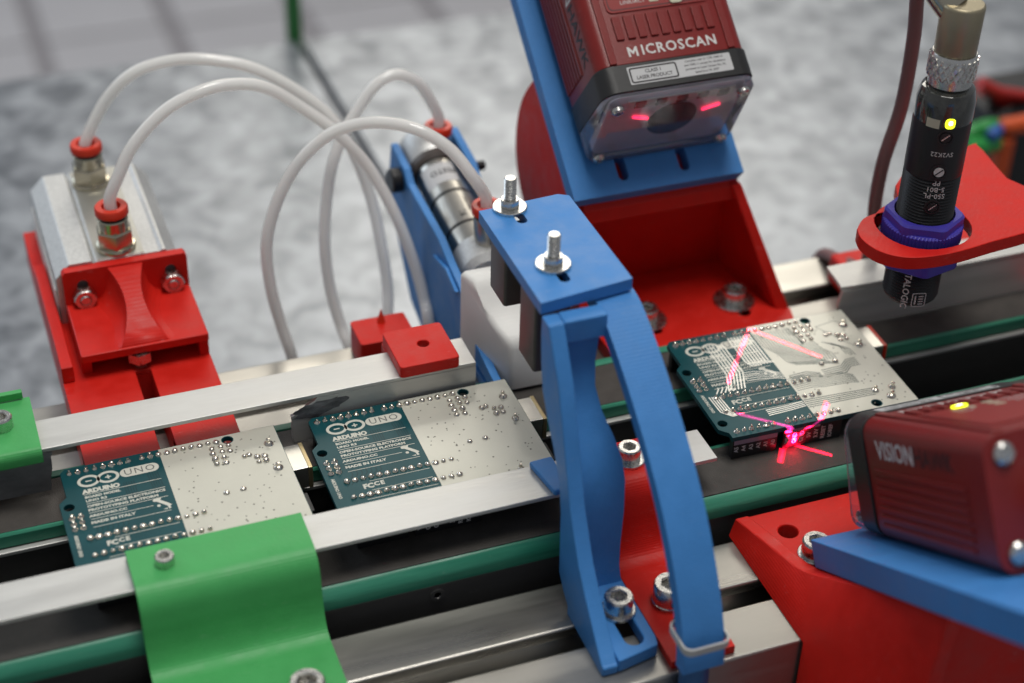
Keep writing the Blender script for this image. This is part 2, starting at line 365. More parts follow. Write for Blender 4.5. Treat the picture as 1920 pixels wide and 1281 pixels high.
M_WASHL = finish(mesh_of(washer_g(7.6, 2.8, 1.2), 'washer_large'), STEEL)
M_WASHM = finish(mesh_of(washer_g(5.2, 2.8, 1.0), 'washer_mid'), STEEL)
M_WASHS = finish(mesh_of(washer_g(4.3, 2.0, 0.8), 'washer_small'), STEEL)
M_NUT = finish(mesh_of(hexnut_g(4.1, 3.4), 'hex_nut'), STEEL)
M_NUTS = finish(mesh_of(hexnut_g(3.1, 2.4), 'hex_nut_small'), STEEL)
def stud_g(r, h):
    prof = [(r, 0)]; z = 0.0
    while z < h-0.6: prof += [(r*0.86, z+0.22), (r, z+0.45)]; z += 0.45
    return G().lathe(prof+[(r*0.8, h)], n=14)
M_STUD = finish(mesh_of(stud_g(1.9, 9), 'stud'), STEEL)
def bolt(parent, loc, head=M_HEAD5, wash=None, d=(0, 0, 1), raise_=0.0):
    R_ = rotto(d); p = Vector(loc); d = Vector(d).normalized()
    h = put('bolt', head, parent, p+d*((1.0 if wash else 0)+raise_), R_)
    if wash: put('washer', wash, parent, p, R_)
    return h

# ================================================================== setting
TZ = -110.0
def table_sheet(x0, x1, nm):
    return single('table_top', G().box(x0, x1, -520, 535, TZ-18, TZ), GALV, None, None, loc=((x0+x1)/2, 0, TZ-18), bevel=0.8, kind='structure')
table_sheet(-900, 50.4, 'a'); table_sheet(54.8, 1300, 'b')
FZ = -960.0
fl = single('floor', G().box(-3000, 4000, -1500, 6000, FZ-40, FZ-6), FLOORJ, None, None, loc=(0, 0, FZ-40), kind='structure')
ti = finish(mesh_of(G().box(-97, 97, -140, 140, -6, 0), 'tile'), FLOORT)
for i in range(-4, 9):
    for j in range(-2, 6):
        put('tile', ti, fl, (157+i*221.5+j*0.0, 2220+j*292, FZ))
leg_t = finish(mesh_of(G().box(-20, 20, -20, 20, 0, TZ-18-FZ), 'table_leg'), RAIL)
single('green_post', G().box(47.5, 55.5, 538, 546, FZ, 120), POSTG, 'thin green upright post behind the far table edge', 'post', bevel=0.6)
tf = thing('table_frame', 'dark frame of legs carrying the galvanised table sheets', 'table frame', (0, 0, FZ))
for x, y in ((-800, -450), (-800, 480), (1200, -450), (1200, 480)): put('leg', leg_t, tf, (x, y, FZ))

# ------------------------------------------------------------------ conveyor
XA, XB = -270, 270
def profile(yc, lab):
    t = thing('aluminium_profile', lab, 'profile', (0, yc, TZ))
    h = 22.5; zt = -21
    P = [(-h, zt-45), (h, zt-45), (h, zt), (4.1, zt), (4.1, zt-4.2), (9.5, zt-4.2), (9.5, zt-8), (4.5, zt-14), (-4.5, zt-14), (-9.5, zt-8), (-9.5, zt-4.2), (-4.1, zt-4.2), (-4.1, zt), (-h, zt)]
    part('extrusion', G().plate([(yc+a, b) for a, b in P], XA, XB, 'x'), ALUP, t, bevel=0.9)
    for x in (-200, 0, 200): part('foot', G().box(x-15, x+15, yc-15, yc+15, TZ, zt-45.2), RAIL, t, bevel=1)
    return t
profile(-43, 'aluminium slotted profile under the red angled camera stand and the green clamp')
profile(92, 'aluminium slotted profile carrying the air actuator and the tall red camera stand')
def arcpts(cx, cy, r, a0, a1, n=6): return [(cx+r*math.cos(math.radians(a0+(a1-a0)*i/n)), cy+r*math.sin(math.radians(a0+(a1-a0)*i/n))) for i in range(n+1)]
t = thing('conveyor_track', 'dark belt track with rounded green edge beside the green clamp', 'conveyor', (0, 0, TZ))
part('rail', G().plate([(-13, -44), (9.5, -44), (9.5, -13.2), (-10.5, -13.2), (-10.5, -17.4), (-13, -17.4)], XA, XB, 'x'), RAIL, t, bevel=0.4)
part('belt', G().box(XA, XB, -10.3, 9.8, -13, -10), BELT, t, bevel=0.3)
part('belt_edge', G().plate([(-10.5, -17.2), (-13.4, -17.2), (-13.5, -14.2), (-13.1, -12.9), (-11.6, -10.9), (-10.9, -10.4), (-10.5, -10.3)], XA, XB, 'x'), BELTG, t)
part('belt_edge', G().box(XA, XB, 10, 11.5, -16, -10.2), BELTG, t, bevel=0.4)
part('screw', G().lathe([(2.3, 0), (2.3, 0.6), (1.2, 0.6), (1.0, 0.1)], (at(820, 1110, y=-13).x, -12.9, -21.5), (0, -1, 0), 18), RAIL, t)
t = thing('conveyor_track', 'dark belt track with thin green edge running below the tubular sensor', 'conveyor', (0, 52, TZ))
part('rail', G().plate([(39.3, -44), (66, -44), (66, -15.2), (39.3, -15.2)], XA, XB, 'x'), RAIL, t, bevel=0.4)
part('rail_lip', G().box(XA, XB, 38.6, 40.6, -16.4, -15.0), ALU, t, bevel=0.3)
part('belt', G().box(XA, XB, 42.3, 62.5, -14.8, -10), BELT, t, bevel=0.3)
part('belt_edge', G().plate([(42.1, -14.9), (40.9, -14.9), (40.9, -10.7), (41.4, -10.1), (42.1, -10.1)], XA, XB, 'x'), BELTG, t)
part('belt_edge', G().box(XA, XB, 62.7, 66, -15, -9.8), BELTG, t, bevel=0.5)
for x in (-220, -20, 220):
    pass
t = thing('conveyor_void', 'black tray added for the dark depth between the two belt tracks', 'backing', (0, 26, TZ))
part('void_sheet', G().box(XA, XB, -19, 68, -50, -45), VOID, t)  # black sheet put where the gap only falls away into shade
for x in (-180, 180): part('foot', G().box(x-20, x+20, 0, 50, TZ, -50.2), VOID, t)

# guides
single('guide_strip', G().box(-270, 46.2, -8.6, 6.0, 1.6, 3.1), ALU, 'flat aluminium strip over the near board edges, clamped by the green bracket', 'guide rail', bevel=0.25)
def ragged(pts, n, amp):
    out = []
    for i in range(len(pts)-1):
        (a, b), (c, d) = pts[i], pts[i+1]
        for k in range(n): 
            u = k/n; j = amp if 0 < u < 1 else 0
            out.append((a+(c-a)*u+random.uniform(-j, j), b+(d-b)*u+random.uniform(-j, j)))
    out.append(pts[-1]); return out
t = thing('guide_angle', 'long aluminium angle with sawn front flange behind the two printed circuit boards', 'guide rail', (-140, 62, -9))
part('top_flange', G().box(-270, -9.5, 54.6, 69, 6.6, 8.1), ALU, t, bevel=0.3)
xs = at(548, 770, y=54.6).x
cutp = ragged([(xs+8, 6.59), (xs+4, 3.0), (xs-0.5, 1.0), (xs, -9.2)], 5, 0.35)
part('front_flange', G().plate(cutp+[(-9.5, -9.2), (-9.5, 6.59)], 54.6, 56.1, 'y'), ALU, t, bevel=0.2)
xl = at(96, 880, y=54.6).x
part('front_flange', G().plate(ragged([(-270, -8), (xl-1, -8), (xl+0.5, 2), (xl+1, 6.4)], 5, 0.3)+[(-270, 6.4)], 54.6, 56.1, 'y'), SAWN, t, bevel=0.1)
rs_ = random.Random(5)
blob = [(xs+9+(9.5*math.cos(2*math.pi*i/26))*rs_.uniform(0.75, 1.1), 2.6+(3.0*math.sin(2*math.pi*i/26))*rs_.uniform(0.7, 1.1)+0.12*9.5*math.cos(2*math.pi*i/26)) for i in range(26)]
part('saw_mark', G().plate(blob, 54.5, 54.58, 'y'), SAWD, t)
t = thing('guide_angle', 'short aluminium angle with torn end standing behind the tubular sensor', 'guide rail', (200, 62, -9))
tp = [(270, 69), (at(1549, 499, z=8).x, 68.6), (at(1585, 541, z=8).x-1, 55.4), (at(1640, 545, z=8).x, 54.8), (270, 54.8)]
part('top_flange', G().plate(ragged(tp[:4], 4, 0.15)+[tp[4]], 6.6, 8.1, 'z'), ALU, t, bevel=0.25)
x0 = at(1573, 570, y=54.8).x
part('front_flange', G().plate([(x0+1, 6.4)]+smooth2([(x0, 1), (x0+1.5, -4.5), (x0+9, -8.0), (x0+20, -9.2), (x0+40, -9.2)], 4)+[(270, -9.2), (270, 6.4)], 54.9, 56.4, 'y'), ALU, t, bevel=0.25)

# ------------------------------------------------------------------ circuit boards
OUT = [(0, 0), (66.04, 0), (66.04, 2.54), (68.58, 5.08), (68.58, 37.846), (66.04, 40.386), (66.04, 51.816), (64.516, 53.34), (0, 53.34)]
HOLES = [(13.97, 2.54), (15.24, 50.8), (66.04, 7.62), (66.04, 35.56)]
def bx(ux): return -ux
def solder_cone():
    return finish(mesh_of(G().lathe([(1.08, 0.05), (1.0, 0.25), (0.68, 0.6), (0.45, 0.85), (0.4, 1.35), (0.15, 1.45)], n=10), 'solder_joint'), SOLDER)
def solder_ball():
    return finish(mesh_of(G().lathe([(1.08, 0.05), (1.02, 0.35), (0.72, 0.75), (0.36, 0.98), (0.05, 1.05)], n=10), 'solder_joint'), SOLDER)
def solder_lug():
    return finish(mesh_of(G().lathe([(1.5, 0.05), (1.35, 0.4), (0.8, 0.9), (0.62, 1.0), (0.6, 1.9), (0.2, 2.0)], n=12), 'solder_joint'), SOLDER)
CONE, BALL, LUG = solder_cone(), solder_ball(), solder_lug()
def ringm(cx, cy, rx, ry, w, z0, z1, n=28):
    o_ = [(cx+rx*math.cos(2*math.pi*i/n), cy+ry*math.sin(2*math.pi*i/n)) for i in range(n)]
    i_ = [(cx+(rx-w)*math.cos(2*math.pi*i/n), cy+(ry-w)*math.sin(2*math.pi*i/n)) for i in range(n)]
    return o_, i_
def line_g(g, P, wd, z0=0.03, z1=0.07):
    for (a, b), (c, d) in zip(P[:-1], P[1:]):
        l = math.hypot(c-a, d-b) or 1; nx, ny = -(d-b)/l*wd/2, (c-a)/l*wd/2
        g.plate([(a-nx, b-ny), (c-nx, d-ny), (c+nx, d+ny), (a+nx, b+ny)], z0, z1)
def board(label, dx, dy, th, variant):
    M = Matrix.Translation((dx, dy, 0)) @ Matrix.Rotation(th, 4, 'Z')
    t = thing('circuit_board', label, 'circuit board', (dx, dy, 0), M=M)
    P = lambda nm, g, m, bev=0, sh=35: part(nm, g, m, t, bev, local=True, sharp=sh)
    holes = [circ(bx(a), b, 1.6, 20) for a, b in HOLES]
    # the two holes near the notched end break no edge: keep them whole
    pcb = P('substrate', G().plate([(bx(a), b) for a, b in OUT], -1.6, 0, holes=holes), PCB, 0.12)
    sp = P('silver_field', G().plate([(-36.2, 0.15), (-0.15, 0.15), (-0.15, 53.2), (-36.2, 53.2)], 0.015, 0.05, holes=[circ(bx(a), b, 1.9, 20) for a, b in HOLES[:2]]), SILV)
    # solder joints
    for i in range(8): put('solder_joint', CONE, t, (bx(63.5-2.54*i), 50.8, 0), local=True)
    for i in range(10): put('solder_joint', CONE if i < 2 else BALL, t, (bx(41.656-2.54*i), 50.8, 0), local=True)
    for i in range(14):
        for r in (0, 1): put('solder_joint', BALL if variant != 3 else CONE, t, (bx(62.63-2.54*i), 12.58+7.62*r, 0), local=True)
    for i in range(6): put('solder_joint', CONE, t, (bx(63.5-2.54*i), 2.54, 0), local=True)
    for i in range(8): put('solder_joint', CONE, t, (bx(45.72-2.54*i), 2.54, 0), local=True)
    for a in (66.1, 63.6):
        for b in (30.4, 27.8, 25.3): put('solder_joint', CONE, t, (bx(a), b, 0), local=True)
    for a, b in ((20.8, 47.9), (21, 45.5), (18.1, 45.7), (18.0, 48.2), (15.6, 47.9), (15.8, 45.3), (20.8, 42.9), (18.2, 42.8), (20.9, 40.4), (18.2, 40.3), (12.3, 41.1), (10.8, 41.5), (8.6, 39.8), (6.4, 39.5), (8.7, 37.2), (6.5, 37.2), (21.4, 26.6), (16.3, 26.6)):
        put('solder_joint', BALL, t, (bx(a), b, 0), local=True)
    for a, b in ((3.8, 44.7), (4.0, 32.8), (11.1, 8.8), (5.1, 8.5), (7.6, 4.4)): put('solder_joint', LUG, t, (bx(a), b, 0), local=True)
    rnd = random.Random(variant)
    vg = G()
    for k in range(95):
        a, b = rnd.uniform(1.5, 35), rnd.uniform(2, 51)
        vg.plate(circ(bx(a), b, rnd.choice((0.22, 0.28, 0.34)), 8), 0.052, 0.075)
    v = P('vias', vg, VIA); v['kind'] = 'stuff'
    # silkscreen
    lg = G()
    for cx in (-58.6, -52.8):
        o_, i_ = ringm(cx, 45.65, 3.35, 2.75, 0.95, 0, 0); lg.plate(o_, 0.03, 0.07, holes=[i_])
    lg.plate(slot2(-58.6, 45.65, 0.95, 0.27, 0.05, 1), 0.03, 0.07); lg.plate(slot2(-52.8, 45.65, 0.9, 0.25, 0.05, 1), 0.03, 0.07); lg.plate(slot2(-52.8, 45.65, 0.25, 0.9, 0.05, 1), 0.072, 0.09)
    P('logo', lg, SILK)
    pill = P('name_pill', G().plate(slot2(-43.4, 45.7, 5.85, 2.0, 2.0, 8), 0.03, 0.07), SILK)
    part('lettering', text_g('UNO', 2.6, bold=0.0, spacing=1.2, depth=0.01).xf(Matrix.Translation((-43.4, 45.65, 0.085))), PILLINK, pill, local=True)
    tg = G()
    def tx(s, size, x, y, bold=0.05, sp=1.0, wfit=None, rot=0):
        g = text_g(s, size, 'LEFT', bold, sp, 0.015)
        if wfit:
            xm = max(q.x for q in g.v); g.xf(Matrix.Diagonal((wfit/xm, 1, 1, 1)))
        if rot: g.xf(Matrix.Rotation(rot, 4, 'Z'))
        g.xf(Matrix.Translation((x, y, 0.055))); tg.add(g.v, g.f)
    tx('ARDUINO', 1.75, -61.2, 40.9, 0.16, wfit=11.0)
    tx('BOARD MODEL', 0.95, -61.0, 38.3, 0.06, wfit=10.6); tx('UNO R3', 0.95, -61.0, 36.6, 0.06, wfit=6.2)
    tx('OPEN-SOURCE ELECTRONICS', 1.0, -61.0, 34.1, 0.06, wfit=23); tx('PROTOTYPING PLATFORM', 1.0, -61.0, 32.3, 0.06, wfit=20.5)
    tx('ARDUINO.CC', 0.95, -61.2, 29.6, 0.06, wfit=11); tx('MADE IN ITALY', 1.05, -61.2, 26.6, 0.07, wfit=13)
    for y, x0, x1 in ((39.6, -61, -38.1), (35.4, -61, -37.8), (31.1, -61, -37.9), (28.2, -61, -42.8), (24.6, -61, -38.2), (18.4, -56, -37.2), (14.2, -56.5, -37.6), (10.5, -59, -37.0)):
        line_g(tg, [(x0, y), (x1, y)], 0.2)
    tx('FC', 1.9, -58.6, 16.3, 0.14); tx('C', 1.7, -55.2, 16.6, 0.10); tx('E', 1.7, -53.2, 16.6, 0.10)
    tx('ARDUINO UNO', 1.0, -66.4, 22.8, 0.05, rot=-math.pi/2, wfit=9.5)
    # boot-shaped map of Italy
    tg.plate([(-42.6, 30.6), (-41.2, 31.4), (-40.0, 30.9), (-40.4, 30.0), (-38.5, 28.1), (-37.6, 27.0), (-38.2, 26.5), (-38.0, 25.6), (-38.7, 25.3), (-38.9, 26.8), (-40.6, 28.6), (-41.6, 29.6), (-42.5, 29.8)], 0.03, 0.07)
    tg.plate(circ(-41.3, 27.6, 0.55, 8), 0.03, 0.07); tg.plate([(-40.4, 25.7), (-39.0, 25.9), (-39.2, 25.3)], 0.03, 0.07)
    P('silkscreen_text', tg, SILK)
    dk = G()
    for k in range(5): line_g(dk, [(-49+k*0.75, 41.5), (-49+k*0.75, 35.8), (-46+k*0.75, 31.5)], 0.3, 0.008, 0.02)
    for k in range(5): line_g(dk, [(-41.6+k*0.75, 43.2), (-41.0+k*0.75, 33.2)], 0.3, 0.008, 0.02)
    for k in range(7): line_g(dk, [(-63.0+k*1.5, 18.0+k*0.4), (-60.0+k*1.5, 22.6), (-60.0+k*1.5, 24.4)], 0.3, 0.008, 0.02)
    P('traces', dk, TRACED)
    if variant == 3:
        tr = G(); W_ = 0.42
        def L_(P, w_=W_, z0=0.075): line_g(tr, P, w_, z0, z0+0.03)
        for k in range(6): L_([(-54.0+k*1.15, 47.4-k*0.15), (-54.0+k*1.15, 30.5), (-57.0+k*1.15, 22.3)])
        for k in range(8): L_([(-45.0+k*1.1, 49.2), (-45.0+k*1.1, 35.0-k*0.2), (-43.6+k*1.1, 32.4)], 0.42)
        for k in range(5): L_([(-49.0, 30.0-k*1.1), (-44.5, 29.6-k*1.05), (-38.5, 27.6-k*0.9), (-36.4, 26.4-k*0.85)], 0.24)
        for k in range(5): L_([(-64.6+k*0.85, 21.2-k*0.2), (-64.2+k*0.85, 13.0+k*0.3), (-61.2+k*0.3, 9.8)])
        for k in range(4): L_([(-50.0, 9.6-k*0.9), (-42.0, 9.8-k*0.8), (-36.5, 10.4-k*0.8)], 0.34)
        for k in range(5): L_([(-61.5+k*1.5, 22.0), (-59.8+k*1.5, 24.2), (-59.8+k*1.5, 25.0)], 0.4)
        gr = G()
        for k in range(13): line_g(gr, [(-35.6+k*1.05, 49.0), (-35.4+k*1.0, 41.0-k*0.2), (-32.5+k*0.9, 35.6-k*0.35), (-31.6+k*1.0, 31.0-k*0.2), (-29.0+k*1.05, 28.6-k*0.25)], 0.30, 0.055, 0.075)
        for k in range(5): line_g(gr, [(-36.0, 10.8-k*0.95), (-24.0, 10.5-k*0.9), (-12.0, 10.0-k*0.8)], 0.34, 0.055, 0.075)
        for k in range(5): line_g(gr, [(-23, 23.6-k*0.95), (-15.5, 24.0-k*0.95), (-12.5, 26.6-k*0.95), (-9.0, 26.7-k*0.95)], 0.34, 0.055, 0.075)
        for k in range(4): line_g(gr, [(-34.5, 24.0-k*0.9), (-28.0, 24.4-k*0.9), (-24.0, 22.4-k*0.7)], 0.34, 0.055, 0.075)
        for k in range(8): line_g(gr, [(-35.5, 22.6-k*0.95), (-30.0, 22.9-k*0.95), (-26.0, 20.9-k*0.8), (-17.0, 20.6-k*0.8), (-14.0, 18.4-k*0.6)], 0.26, 0.055, 0.075)
        for k in range(6): line_g(gr, [(-23.0+k*1.0, 39.0), (-22.6+k*1.0, 35.2), (-20.0+k*1.0, 31.6), (-20.0+k*1.0, 28.4)], 0.28, 0.055, 0.075)
        for k in range(5): line_g(gr, [(-24.5, 48.6-k*0.9), (-22.4, 48.4-k*0.9), (-22.4+k*0.2, 38.6)], 0.24, 0.055, 0.075)
        for k in range(4): line_g(gr, [(-15.5+k*0.9, 38.0-k*0.5), (-11.0+k*0.9, 34.0-k*0.7), (-10.6+k*0.9, 29.5-k*0.5)], 0.26, 0.055, 0.075)
        gq = P('trace_gaps', gr, GAPDARK); gq['kind'] = 'stuff'
        for k in range(3): tx('........................', 0.5, -54, 6.8-k*0.9, 0.05, wfit=17)
        tq = P('traces', tr, TRACE); tq['kind'] = 'stuff'
        dk2 = G(); line_g(dk2, [(-13.5, 46.5), (-5.6, 48.0), (-3.0, 44.6)], 0.35, 0.055, 0.07); line_g(dk2, [(-13.5, 46.5), (-10.6, 41.5), (-7.6, 35.5), (-5.8, 33.6)], 0.35, 0.055, 0.07)
        P('clearance_line', dk2, SILVINK)
    # components hanging under the board
    def header(x0, x1, y, nm='pin_header'):
        return P(nm, G().box(x0, x1, y-1.25, y+1.25, -10.0, -1.65), BLACK, 0.15)
    header(-64.9, -44.4, 50.8); header(-43.1, -17.4, 50.8)
    ha = header(-64.9, -49.4, 2.54); hp = header(-47.2, -26.5, 2.54)
    fx = Matrix((( -0.0, 1, 0, 0), (0, 0, -1, 0), (-1, 0, 0, 0), (0, 0, 0, 1)))
    def sidetext(s, x, h, nm):
        g = text_g(s, 1.35, 'CENTER', 0.05, 1.0, 0.02)
        # reads upwards along the near face of the header
        g.xf(Matrix(((0, -1, 0, x), (0, 0, -1, 1.24), (1, 0, 0, -6.3), (0, 0, 0, 1))))
        part('lettering', g, PRINTW, h, local=True)
    for i, s in enumerate(('A5', 'A4', 'A3', 'A2', 'A1', 'A0')): sidetext(s, bx(63.5-2.54*i), ha, s)
    for i, s in enumerate(('VIN', 'GND', 'GND', '5V', '3.3V', 'RESET', 'IOREF')): sidetext(s, bx(45.72-2.54*i), hp, s)
    part('sticker', G().box(-64.6, -49.6, 1.16, 1.27, -4.3, -1.75), LILAC, ha, local=True)
    part('sticker', G().box(-47.0, -34.5, 1.16, 1.27, -3.6, -1.75), LILAC, hp, local=True)
    P('chip', G().box(-63.5, -28.5, 13.2, 19.6, -6.2, -1.7), BLACK, 0.2)
    u = P('usb_socket', G().plate([(-10, -1.65), (6.2, -1.65), (6.2, -9.6), (-10, -9.6)], 31.8, 43.8, 'y'), USBM, 0.4)
    part('rim', G().box(5.0, 6.45, 31.5, 44.1, -9.8, -1.5), COLLAR if variant == 3 else BRASSY, u, 0.3, local=True)  # third board: red reflection on the rim given as its colour
    P('power_jack', G().box(-11.7, 1.6, 11.5, 20.5, -9.6, -1.7) if False else G().box(-11.7, 1.6, 12.2, 20.8, -11.0, -1.7), BLACK, 0.3)
    return t
board('teal and silver circuit board under the green clamp', -75.827, 0.681, 0.01584, 1)
board('teal and silver circuit board next to the white stopper and blue gantry foot', 0, 0, 0, 2)
board('circuit board crossed by red laser lines below the tall camera', 122.775, 0.206, -0.02354, 3)

# ------------------------------------------------------------------ clamps that hold the guides
def zclamp(name, label, x0, x1, m, cat='clamp', foot_y=-61, group=None):
    t = thing(name, label, cat, ((x0+x1)/2, -40, -21))
    P = smooth2([(4.8, 4.55), (-2, 4.55), (-8.5, 4.5), (-11.6, 3.6), (-13.8, 1.0), (-15.0, -4), (-15.8, -9), (-17.2, -14), (-19.6, -17.8), (-23.5, -19.4), (-30, -19.55), (foot_y, -19.55)], 5)
    part('strap', G().plate(strip_profile(P, 2.7), x0, x1, 'x', ), m, t, bevel=0.5)
    return t
t = zclamp('printed_clamp', 'wide green printed clamp bolted over the flat guide strip', -131, -80.6, GREEN)
bolt(t, (-121.4, -3.6, 5.9), M_HEAD3); bolt(t, (-92.3, -43, -18.2), M_HEAD6, M_WASHM)
t = zclamp('printed_clamp', 'narrow red printed clamp standing between blue gantry leg and blue arm', 7.5, 27.2, RED, foot_y=-63.5)
bolt(t, (18.6, -3.6, 5.9), M_HEAD4, M_WASHM); bolt(t, (17.0, -40.6, -18.2), M_HEAD6, M_WASHM)
part('slot', G().plate(slot2(17.2, -51.5, 3, 4.5), -18.25, -18.1, 'z'), VOID, t)  # flat black patch painted for the shaded inside of a slot
t = thing('printed_clamp', 'green printed clamp gripping the long angle at its sawn left end', 'clamp', (-170, 66, -21))
part('strap', G().plate(strip_profile(smooth2([(52.4, 6.0), (52.4, 9.0), (54, 9.6), (60, 9.6), (72, 9.6), (77, 9.4), (79.2, 7.5), (79.6, 0), (79.6, -14), (81, -19), (85, -19.6), (106, -19.6)], 4), 2.6), -190, -146.6, 'x'), GREEN, t, bevel=0.4)
part('rib', G().box(-190, -148.5, 77.4, 79.4, 10.9, 13.4), GREEN, t, bevel=0.3)
pb = at(3, 800, z=11); bolt(t, (pb.x, pb.y, 10.95), M_HEAD4)
bolt(t, (-168, 92, -18.3), M_HEAD5, M_WASHM)
# red stop blocks on the far side
t = thing('stop_block', 'red printed block with a hole lying on the long angle', 'block', (-25, 64, 8))
part('body', G().plate(slot2(-25.2, 63.8, 9.9, 10.2, 1.2, 3), 8.15, 12.4, holes=[circ(-24.2, 64.2, 1.9, 18)]), RED, t, bevel=0.7)
part('lip', G().box(-35.3, -33.2, 66, 74.2, 2, 8.1), RED, t, bevel=0.4)
t = thing('stop_block', 'red printed block with pointed tip on the slotted profile by the air tubes', 'block', (-25, 112, -21))
part('body', G().plate(slot2(-25.5, 106, 9.8, 7.4, 1.2, 3), -20.9, -9.5), RED, t, bevel=0.7)
tp_ = at(715, 618, y=110)
part('tip', G().lathe([(1.6, 0), (1.5, 0.5), (0.1, 5.2)], (tp_.x, 110, -9.5), n=10), COLLAR, t)

# ------------------------------------------------------------------ red actuator mount and actuator (far left)
t = thing('actuator_mount', 'red printed mount with two hex nuts carrying the aluminium air actuator', 'mount', (-110, 90, -21))
part('base', G().plate([(-134.3, 56.6), (-110.8, 56.6), (-110.8, 106.5), (-105.8, 106.5), (-105.8, 56.6), (-85.3, 56.6), (-85.3, 205), (-134.3, 205)], -9.7, -8.2), RED, t, bevel=0.3)
part('base_block', G().plate([(-134.3, 69.8), (-110.8, 69.8), (-110.8, 106.5), (-105.8, 106.5), (-105.8, 69.8), (-85.3, 69.8), (-85.3, 205), (-134.3, 205)], -20.9, -9.75), RED, t)
part('side_wall', G().plate([(107, -8.15), (107, -2.0), (122, -1.2), (172, -2.0), (172, -8.15)], -134.3, -130.3, 'x'), RED, t, bevel=0.5)
part('side_wall', G().box(-88.6, -85.4, 108.5, 141, -8.9, -2.2), RED, t, bevel=0.3)
part('side_wall', G().box(-127.4, -124, 110.5, 141, -8.9, -2.2), RED, t, bevel=0.3)
part('shelf', G().box(-127.4, -85.3, 107, 145.4, -2.0, 1.2), RED, t, bevel=0.6)
part('face_plate', G().plate([(-127.4, 1.3), (-85.3, 1.3), (-85.3, 13.0), (-86.2, 14.2), (-126.4, 14.2), (-127.4, 13.0)], 138, 141.4, 'y', holes=[slot2(-121, 6.6, 1.9, 3.6), slot2(-91.2, 6.9, 1.9, 3.6)]), RED, t, bevel=0.4)
# gusset with concave flanks between plate and shelf
rings = []
for k in range(13):
    u = k/12; y = 139.5-u*31.5; zt = 13.6-12.2*(0.25*u+0.75*u**1.7)
    hw = 6.4-3.4*math.sin(min(1, u/0.5)*math.pi/2)+(4.6*((u-0.5)/0.5)**2 if u > 0.5 else 0)
    hb = hw+6.5*(1-0.25*u)
    zb = 1.1
    sec = [(-106.3-hb, zb), (-106.3-hb*0.5-hw*0.5, zb+(zt-zb)*0.10), (-106.3-hb*0.2-hw*0.8, zb+(zt-zb)*0.36), (-106.3-hw-0.25, zb+(zt-zb)*0.72), (-106.3-hw, zt), (-106.3+hw, zt), (-106.3+hw+0.25, zb+(zt-zb)*0.72), (-106.3+hb*0.2+hw*0.8, zb+(zt-zb)*0.36), (-106.3+hb*0.5+hw*0.5, zb+(zt-zb)*0.10), (-106.3+hb, zb)]
    rings.append([(a, y, max(b, zb) if b > zb else zb) for a, b in sec])
part('gusset', G().rings(rings), RED, t, sharp=75)
for x, z in ((-121, 4.2), (-91.1, 4.5)):
    put('nut', M_NUT, t, (x, 137.9, z), rotto((0, -1, 0))); part('bolt_end', G().lathe([(1.85, 0), (1.85, 3.9), (1.5, 4.3)], (x, 138.5, z), (0, -1, 0), 14), STEEL, t)
part('hex_bolt', G().lathe([(4.2, 0), (4.2, -3.4), (2.1, -3.4), (2.1, -6)], (-108.3, 109.4, -2.1), n=6, a0=0.3), STEEL, t)
t = thing('air_actuator', 'silver octagonal air actuator with two push-in fittings on top', 'actuator', (-108, 172, -9))
octo = [(-129.4, -8.9), (-87.2, -8.9), (-87.2, 9.5), (-91.8, 15), (-92.8, 15), (-93.6, 14.5), (-115.4, 14.5), (-116.0, 13.4), (-116.7, 15), (-124.4, 15), (-129.4, 10)]
part('body', G().plate(octo, 141.6, 203.4, 'y'), ALUC, t, bevel=0.35)
part('top_insert', G().box(-114.8, -98.8, 141.8, 203.2, 14.5, 14.95), ALUS, t, bevel=0.15)
part('side_cover', G().box(-130.0, -129.5, 143, 200, -8, 5), WHITEP, t)
def fitting(parent, base, d=(0, 0, 1), scale=1.0, body=True):
    b = Vector(base); d = Vector(d); k = scale
    f = part('fitting', G().lathe([(6.9*k, 0), (6.9*k, 0.8*k), (6.5*k, 1.7*k), (5.6*k, 2.0*k)], b, d, 28) if body else G().lathe([(4.4*k, 0), (4.9*k, 1), (4.9*k, 9*k)], b, d, 20), NICKEL, parent)
    if body:
        hx = G().lathe([(6.5*k, 1.9*k), (6.5*k, 7.0*k), (6.0*k, 7.6*k)], b, d, 6, a0=0.45); part('hex', hx, NICKEL, f)
        part('sleeve', G().lathe([(5.25*k, 7.4*k), (5.25*k, 11.4*k), (4.9*k, 11.8*k)], b, d, 24), NICKEL, f)
    part('seal', G().lathe([(4.5*k, (11.7 if body else 8.9*k)*1), (4.5*k, 13.2*k)], b, d, 20), BLACK, f)
    part('collar', G().lathe([(5.2*k, 13.0*k), (5.7*k, 13.5*k), (5.7*k, 15.6*k), (5.3*k, 16.2*k), (3.3*k, 16.2*k), (3.2*k, 14*k)], b, d, 24), COLLAR, f)
    return f
FR = Vector((-108.4, 193.9, 15)); FF = Vector((-107.3, 148.3, 15))
fitting(t, FR); fitting(t, FF)

